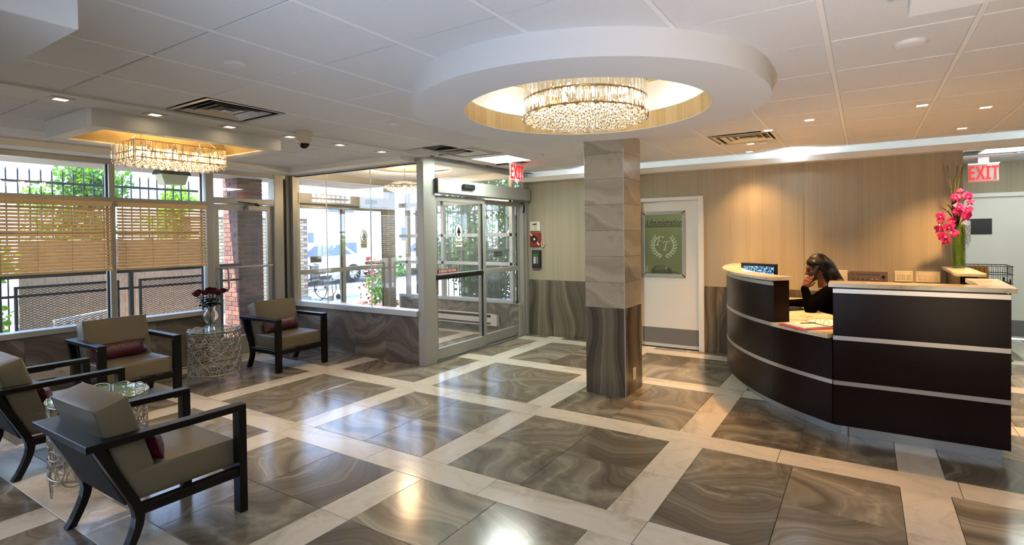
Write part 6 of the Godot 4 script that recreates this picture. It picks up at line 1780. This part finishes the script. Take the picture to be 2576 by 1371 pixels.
	obj("seat", MB.new().box(Vector3(0.12, 0.51, 0), Vector3(0.46, 0.03, 0.46), 0.008), M.black, wc)
	obj("backrest", MB.new().box(Vector3(-0.15, 0.72, 0), Vector3(0.03, 0.38, 0.46), 0.008), M.black, wc)
	# planting by the street door
	var pl := thing("planter_shrub", "red and green shrub in a brick edged bed beside the street door", "shrub", V(-9.75, -0.04, 9.0))
	foliage(pl, "green_leaves", M.foliage_0, [[Vector3(0, 0.55, 0), 0.35], [Vector3(0.15, 0.9, -0.25), 0.33], [Vector3(0.1, 0.3, 0.1), 0.28]], 700, 0.09, 31)
	foliage(pl, "red_leaves", M.red_leaf, [[Vector3(-0.1, 0.45, 0.15), 0.35], [Vector3(-0.1, 0.85, 0.1), 0.25]], 160, 0.07, 32)
	obj("stems", MB.new().tube([Vector3(0, 0, 0), Vector3(0.03, 0.5, 0), Vector3(0.12, 1.0, -0.2)], [0.02, 0.014, 0.006], 6).tube([Vector3(0.05, 0, 0.1), Vector3(-0.08, 0.45, 0.15), Vector3(-0.15, 0.9, 0.15)], [0.016, 0.01, 0.005], 6), M.bark, pl)
	for k in 9:
		obj("edging_brick", MB.new().box(Vector3(0, 0.05, 0), Vector3(0.2, 0.1, 0.09), 0.005), M.brick_mid, pl, Vector3(cos(k * 0.7) * 0.42, 0.0, sin(k * 0.7) * 0.42))

# ---------------------------------------------------------------- person: smooth-joined capsules meshed by surface nets
func nets(m: MB, bones: Array, k: float, cell: float) -> void:
	var lo := Vector3.INF; var hi := -Vector3.INF
	for b in bones:
		var rr := maxf(b[2], b[3]) + k * 0.6 + cell * 3.0
		lo = lo.min(b[0].min(b[1]) - Vector3.ONE * rr); hi = hi.max(b[0].max(b[1]) + Vector3.ONE * rr)
	var n := Vector3i(((hi - lo) / cell).ceil()) + Vector3i.ONE
	var fld := PackedFloat32Array(); fld.resize(n.x * n.y * n.z); fld.fill(1.0)
	for b in bones:
		var a: Vector3 = b[0]; var e: Vector3 = b[1]; var ra: float = b[2]; var rb: float = b[3]
		var sc: Vector3 = b[4] if b.size() > 4 else Vector3.ONE
		var ba := e - a
		var l2 := maxf(ba.length_squared(), 1e-9)
		var rr := maxf(ra, rb) * maxf(sc.x, maxf(sc.y, sc.z)) + k + cell * 2.0
		var i0 := Vector3i(((a.min(e) - Vector3.ONE * rr - lo) / cell).floor()).clamp(Vector3i.ZERO, n - Vector3i.ONE)
		var i1 := Vector3i(((a.max(e) + Vector3.ONE * rr - lo) / cell).ceil()).clamp(Vector3i.ZERO, n - Vector3i.ONE)
		var is_sc := sc != Vector3.ONE
		var carve: bool = b.size() > 5
		for z in range(i0.z, i1.z + 1):
			for y in range(i0.y, i1.y + 1):
				var row := (z * n.y + y) * n.x
				for x in range(i0.x, i1.x + 1):
					var p := lo + Vector3(x, y, z) * cell
					var d: float
					if is_sc:
						var q := (p - a) / sc
						d = (q.length() - ra) * minf(sc.x, minf(sc.y, sc.z))
					else:
						var h := clampf((p - a).dot(ba) / l2, 0.0, 1.0)
						d = (p - a - ba * h).length() - lerpf(ra, rb, h)
					var f: float = fld[row + x]
					if carve:
						fld[row + x] = maxf(f, -d)
					else:
						var t := maxf(k - absf(f - d), 0.0) / k
						fld[row + x] = minf(f, d) - t * t * k * 0.25
	var vid := PackedInt32Array(); vid.resize(fld.size()); vid.fill(-1)
	var vs := PackedVector3Array()
	var nx := n.x; var nxy := n.x * n.y
	var offs := [0, 1, nx, nx + 1, nxy, nxy + 1, nxy + nx, nxy + nx + 1]
	var ed := [[0, 1], [2, 3], [4, 5], [6, 7], [0, 2], [1, 3], [4, 6], [5, 7], [0, 4], [1, 5], [2, 6], [3, 7]]
	var cp := []
	for i in 8: cp.append(Vector3(i & 1, (i >> 1) & 1, (i >> 2) & 1))
	for z in n.z - 1:
		for y in n.y - 1:
			for x in n.x - 1:
				var o := z * nxy + y * nx + x
				var mask := 0
				for i in 8:
					if fld[o + offs[i]] < 0.0: mask |= 1 << i
				if mask == 0 or mask == 255: continue
				var s := Vector3.ZERO; var c := 0
				for e in ed:
					var f0: float = fld[o + offs[e[0]]]; var f1: float = fld[o + offs[e[1]]]
					if (f0 < 0.0) != (f1 < 0.0):
						s += cp[e[0]].lerp(cp[e[1]], f0 / (f0 - f1)); c += 1
				vid[o] = vs.size()
				vs.append(lo + (Vector3(x, y, z) + s / c) * cell)
	var nr := PackedVector3Array(); nr.resize(vs.size())
	var tris := []
	for z in range(1, n.z - 1):
		for y in range(1, n.y - 1):
			for x in range(1, n.x - 1):
				var o := z * nxy + y * nx + x
				var ins: bool = fld[o] < 0.0
				for ax in 3:
					var st: int = [1, nx, nxy][ax]
					if (fld[o + st] < 0.0) == ins: continue
					var u: int = [nx, nxy, 1][ax]; var v: int = [nxy, 1, nx][ax]
					var q := [vid[o], vid[o - u], vid[o - u - v], vid[o - v]]
					if q.min() < 0: continue
					if not ins: q.reverse()
					for w in [[0, 1, 2], [0, 2, 3]]:
						var a: int = q[w[0]]; var b: int = q[w[1]]; var c: int = q[w[2]]
						var fn := (vs[b] - vs[a]).cross(vs[c] - vs[a])
						nr[a] += fn; nr[b] += fn; nr[c] += fn
						tris.append(a); tris.append(b); tris.append(c)
	for i in range(0, tris.size(), 3):
		var a: int = tris[i]; var b: int = tris[i + 1]; var c: int = tris[i + 2]
		m.tri(vs[a], vs[b], vs[c], nr[a].normalized(), nr[b].normalized(), nr[c].normalized())

func build_person() -> void:
	# she sits facing -x (left), head bowed a little, left hand holding a handset to her left ear
	var o := V(-0.28, 0, 6.30)
	var p := thing("person", "woman in black seated behind the desk, phone at her ear", "person", o)
	var L := func(x: float, y: float, b: float) -> Vector3: return V(x, y, b) - o
	var hc: Vector3 = L.call(-0.412, 1.216, 6.30)
	var fw := Vector3(-0.93, -0.26, 0.16).normalized()
	var sd := fw.cross(Vector3.UP).normalized()   # her left side is -sd*... towards the camera is +z
	if sd.z < 0: sd = -sd
	var up := sd.cross(fw).normalized()
	if up.y < 0: up = -up
	var hp := func(f: float, u: float, s: float) -> Vector3: return hc + fw * f + up * u + sd * s
	# key joints
	var neck: Vector3 = L.call(-0.345, 1.05, 6.30); var chest: Vector3 = L.call(-0.29, 0.90, 6.30); var waist: Vector3 = L.call(-0.25, 0.68, 6.30)
	var shl: Vector3 = L.call(-0.30, 0.975, 6.13); var shr: Vector3 = L.call(-0.31, 0.975, 6.47)
	var ell: Vector3 = L.call(-0.455, 0.835, 6.06); var wrl: Vector3 = L.call(-0.512, 1.02, 6.125)
	var elr: Vector3 = L.call(-0.50, 0.835, 6.49); var wrr: Vector3 = L.call(-0.70, 0.832, 6.40)
	var hpl: Vector3 = L.call(-0.22, 0.53, 6.21); var hpr: Vector3 = L.call(-0.22, 0.53, 6.39)
	var knl: Vector3 = L.call(-0.64, 0.53, 6.20); var knr: Vector3 = L.call(-0.64, 0.53, 6.40)
	var anl: Vector3 = L.call(-0.62, 0.09, 6.20); var anr: Vector3 = L.call(-0.62, 0.09, 6.40)
	var body := MB.new()
	var limbs := [[waist, chest, 0.105, 0.115], [chest, L.call(-0.30, 0.99, 6.30), 0.11, 0.07], [shl, shr, 0.055, 0.055], [L.call(-0.23, 0.55, 6.25), L.call(-0.23, 0.55, 6.35), 0.115, 0.115], [waist, L.call(-0.23, 0.55, 6.30), 0.10, 0.12],
		[shl, ell, 0.052, 0.040], [ell, wrl, 0.040, 0.026], [shr, elr, 0.052, 0.040], [elr, wrr, 0.040, 0.026],
		[hpl, knl, 0.082, 0.058], [hpr, knr, 0.082, 0.058], [knl, anl, 0.055, 0.036], [knr, anr, 0.055, 0.036], [anl, anl + Vector3(-0.16, -0.055, 0), 0.04, 0.028], [anr, anr + Vector3(-0.16, -0.055, 0), 0.04, 0.028]]
	nets(body, limbs + [[chest, neck, 0.06, 0.048], [neck, hp.call(-0.02, -0.06, 0), 0.050, 0.047]], 0.05, 0.014)
	# head on its own finer grid
	var head := [[hp.call(-0.018, 0.035, 0), hp.call(-0.018, 0.035, 0), 0.088, 0.088, Vector3(1.05, 1.05, 0.90)], [hp.call(0.035, -0.035, 0), hp.call(0.052, -0.078, 0), 0.056, 0.030], [hp.call(0.03, 0.02, 0), hp.call(0.03, 0.02, 0), 0.066, 0.066, Vector3(1, 1, 0.94)],
		[hp.call(-0.02, -0.03, 0), hp.call(-0.015, -0.11, 0), 0.050, 0.046],
		[hp.call(0.088, 0.012, 0), hp.call(0.108, -0.026, 0), 0.008, 0.0145], [hp.call(0.096, -0.032, -0.011), hp.call(0.096, -0.032, 0.011), 0.009, 0.009],
		[hp.call(0.082, -0.054, -0.014), hp.call(0.082, -0.054, 0.014), 0.0105, 0.0105], [hp.call(0.079, -0.068, -0.012), hp.call(0.079, -0.068, 0.012), 0.0115, 0.0115],
		[hp.call(0.080, 0.026, -0.035), hp.call(0.084, 0.028, 0.035), 0.010, 0.010], [hp.call(0.055, -0.025, 0.045), hp.call(0.055, -0.025, 0.045), 0.022, 0.022], [hp.call(0.055, -0.025, -0.045), hp.call(0.055, -0.025, -0.045), 0.022, 0.022],
		[hp.call(-0.012, -0.005, 0.080), hp.call(-0.008, -0.035, 0.078), 0.016, 0.010], [hp.call(-0.012, -0.005, -0.080), hp.call(-0.008, -0.035, -0.078), 0.016, 0.010],
		[hp.call(0.05, -0.085, 0), hp.call(0.058, -0.092, 0), 0.026, 0.024]]
	nets(body, head, 0.016, 0.0045)
	# hands: a palm and five bent fingers each
	var hand := func(w: Vector3, dir: Vector3, nrm: Vector3, side: float, curl: Array, thumb_in: float) -> void:
		dir = dir.normalized()
		var sv := dir.cross(nrm).normalized() * side
		nrm = sv.cross(dir).normalized() * side
		var bn := [[w, w + dir * 0.03, 0.025, 0.024]]
		for f in 4: bn.append([w + dir * 0.015 + sv * (f - 1.5) * 0.010, w + dir * 0.078 + sv * (f - 1.5) * 0.0185, 0.017, 0.0125])
		nets(body, bn, 0.012, 0.0045)
		for f in 4:
			var ln: float = [0.066, 0.076, 0.071, 0.055][f]
			var a := w + dir * 0.074 + sv * (f - 1.5) * 0.0185
			var d := dir
			var fb := [[w + dir * 0.06 + sv * (f - 1.5) * 0.017, a, 0.0095, 0.0095]]
			for s in 3:
				d = d.rotated(sv.normalized() * side, curl[f] * [0.5, 0.9, 0.7][s] * -1.0).normalized()
				var b2: Vector3 = a + d * ln * [0.45, 0.30, 0.25][s]
				fb.append([a, b2, 0.0092 - 0.0008 * s, 0.0086 - 0.0010 * s])
				a = b2
			nets(body, fb, 0.004, 0.0036)
		var t0 := w + dir * 0.022 - sv * 0.022
		var t1 := t0 + dir * 0.030 - sv * 0.026 + nrm * thumb_in * 0.4
		var t2 := t1 + dir * 0.030 - sv * 0.004 + nrm * thumb_in * 0.7
		nets(body, [[t0, t1, 0.0135, 0.0105], [t1, t2, 0.0105, 0.0085]], 0.006, 0.0038)
	# left hand rises along the cheek round the handset
	hand.call(wrl + Vector3(0.003, 0.012, -0.004), Vector3(0.36, 0.92, -0.10), Vector3(-0.25, 0.12, 0.96), -1.0, [0.22, 0.62, 0.72, 0.80], -0.03)
	hand.call(wrr + Vector3(-0.01, 0, 0), Vector3(-0.97, -0.10, 0.15), Vector3(0, -1, 0), -1.0, [0.25, 0.28, 0.30, 0.33], 0.01)
	obj("body", body, M.skin, p)
	# face details
	var ey := MB.new()
	for s in [-1.0, 1.0]:
		ey.ball(hp.call(0.083, 0.004, s * 0.033), Vector3(0.008, 0.0065, 0.011), 10, 6)
		ey.tube([hp.call(0.091, 0.030, s * 0.016), hp.call(0.089, 0.034, s * 0.034), hp.call(0.074, 0.028, s * 0.052)], 0.0034, 5)
	obj("eyes_and_brows", ey, M.hair, p)
	var lp := MB.new()
	lp.tube([hp.call(0.084, -0.060, -0.020), hp.call(0.094, -0.059, 0.0), hp.call(0.084, -0.060, 0.020)], [0.003, 0.0055, 0.003], 6)
	obj("lips", lp, mat("lips", Color(0.26, 0.09, 0.07), 0.4), p)
	# long straight hair, parted, swept behind the shoulder
	var hr := MB.new()
	var hb := [[hp.call(-0.028, 0.050, 0), hp.call(-0.028, 0.050, 0), 0.099, 0.099, Vector3(1.03, 1.03, 0.92)],
		[hp.call(-0.06, 0.03, 0.052), hp.call(-0.085, -0.10, 0.064), 0.050, 0.042], [hp.call(-0.06, 0.03, -0.052), hp.call(-0.085, -0.10, -0.064), 0.050, 0.042],
		[hp.call(-0.095, 0.0, 0), L.call(-0.215, 1.04, 6.30), 0.070, 0.065], [L.call(-0.215, 1.04, 6.26), L.call(-0.175, 0.86, 6.24), 0.060, 0.034], [L.call(-0.215, 1.04, 6.34), L.call(-0.18, 0.86, 6.36), 0.058, 0.034],
		[hp.call(-0.085, -0.08, 0.066), L.call(-0.255, 0.96, 6.17), 0.040, 0.024],
		[hp.call(0.052, 0.078, 0.030), hp.call(0.010, 0.055, 0.074), 0.022, 0.022], [hp.call(0.052, 0.078, -0.030), hp.call(0.010, 0.055, -0.074), 0.022, 0.022], [hp.call(0.010, 0.055, 0.074), hp.call(-0.03, -0.01, 0.082), 0.022, 0.020]]
	nets(hr, hb, 0.03, 0.007)
	obj("hair", hr, M.hair, p)
	# clothes follow the limbs a little further out
	var grow := func(list: Array, g: float) -> Array:
		var r := []
		for b in list: r.append([b[0], b[1], b[2] + g, b[3] + g])
		return r
	var cg := MB.new()
	nets(cg, grow.call(limbs.slice(0, 9), 0.011), 0.045, 0.011)
	obj("cardigan", cg, M.cardigan, p)
	var tr := MB.new()
	nets(tr, grow.call([limbs[3], limbs[9], limbs[10], limbs[11], limbs[12]], 0.010), 0.04, 0.014)
	obj("trousers", tr, M.trousers, p)
	var sh := MB.new()
	nets(sh, grow.call([limbs[13], limbs[14]], 0.006), 0.02, 0.010)
	obj("shoes", sh, M.black, p)
	var nk := []
	for i in 20: nk.append(neck + Vector3(cos(TAU * i / 20.0) * 0.062 - 0.004, -0.022 - 0.018 * cos(TAU * (i + 10.0) / 20.0) * 1.0, sin(TAU * i / 20.0) * 0.066))
	obj("necklace", MB.new().tube(nk, 0.0045, 6, true), M.pearl, p)
	# handset held at the ear
	var ph := thing("telephone_handset", "black desk phone handset held to the woman's ear", "telephone", o)
	var e0: Vector3 = hp.call(0.004, 0.012, 0.104); var e1: Vector3 = hp.call(0.092, -0.098, 0.074)
	var hm := MB.new()
	hm.tube([e0 + up * 0.01, e0.lerp(e1, 0.15) + sd * 0.012, e0.lerp(e1, 0.5) + sd * 0.020, e0.lerp(e1, 0.85) + sd * 0.012, e1], [0.024, 0.020, 0.016, 0.019, 0.023], 12)
	obj("handle", hm, M.black, ph)
	obj("ear_cup", MB.new().ball(e0 - sd * 0.008, Vector3(0.026, 0.026, 0.018), 12, 8), M.black, ph)
	obj("mouth_cup", MB.new().ball(e1 - sd * 0.006, Vector3(0.024, 0.024, 0.018), 12, 8), M.black, ph)
	# her office chair
	var ch := thing("office_chair", "black office chair under the seated woman", "chair", V(-0.20, 0, 6.30))
	obj("seat", MB.new().cushion(Vector3(0, 0.385, 0), Vector3(0.48, 0.07, 0.48), 0.03, 0.008), M.black, ch)
	obj("back", MB.new().cushion(Vector3(0.27, 0.72, 0), Vector3(0.06, 0.42, 0.42), 0.028, 0.008), M.black, ch)
	obj("post", MB.new().tube([Vector3(0, 0.06, 0), Vector3(0, 0.37, 0)], 0.025, 10).tube([Vector3(0.05, 0.36, 0), Vector3(0.28, 0.36, 0), Vector3(0.30, 0.55, 0)], 0.014, 7), M.dark_plastic, ch)
	for k in 5:
		var a := TAU * k / 5.0
		obj("base_arm", MB.new().beam(Vector3(0, 0.08, 0), Vector3(cos(a) * 0.28, 0.055, sin(a) * 0.28), 0.04, 0.025, 0.004), M.dark_plastic, ch)
		obj("caster", MB.new().ball(Vector3(cos(a) * 0.28, 0.026, sin(a) * 0.28), Vector3(0.026, 0.026, 0.026), 10, 7), M.black, ch)
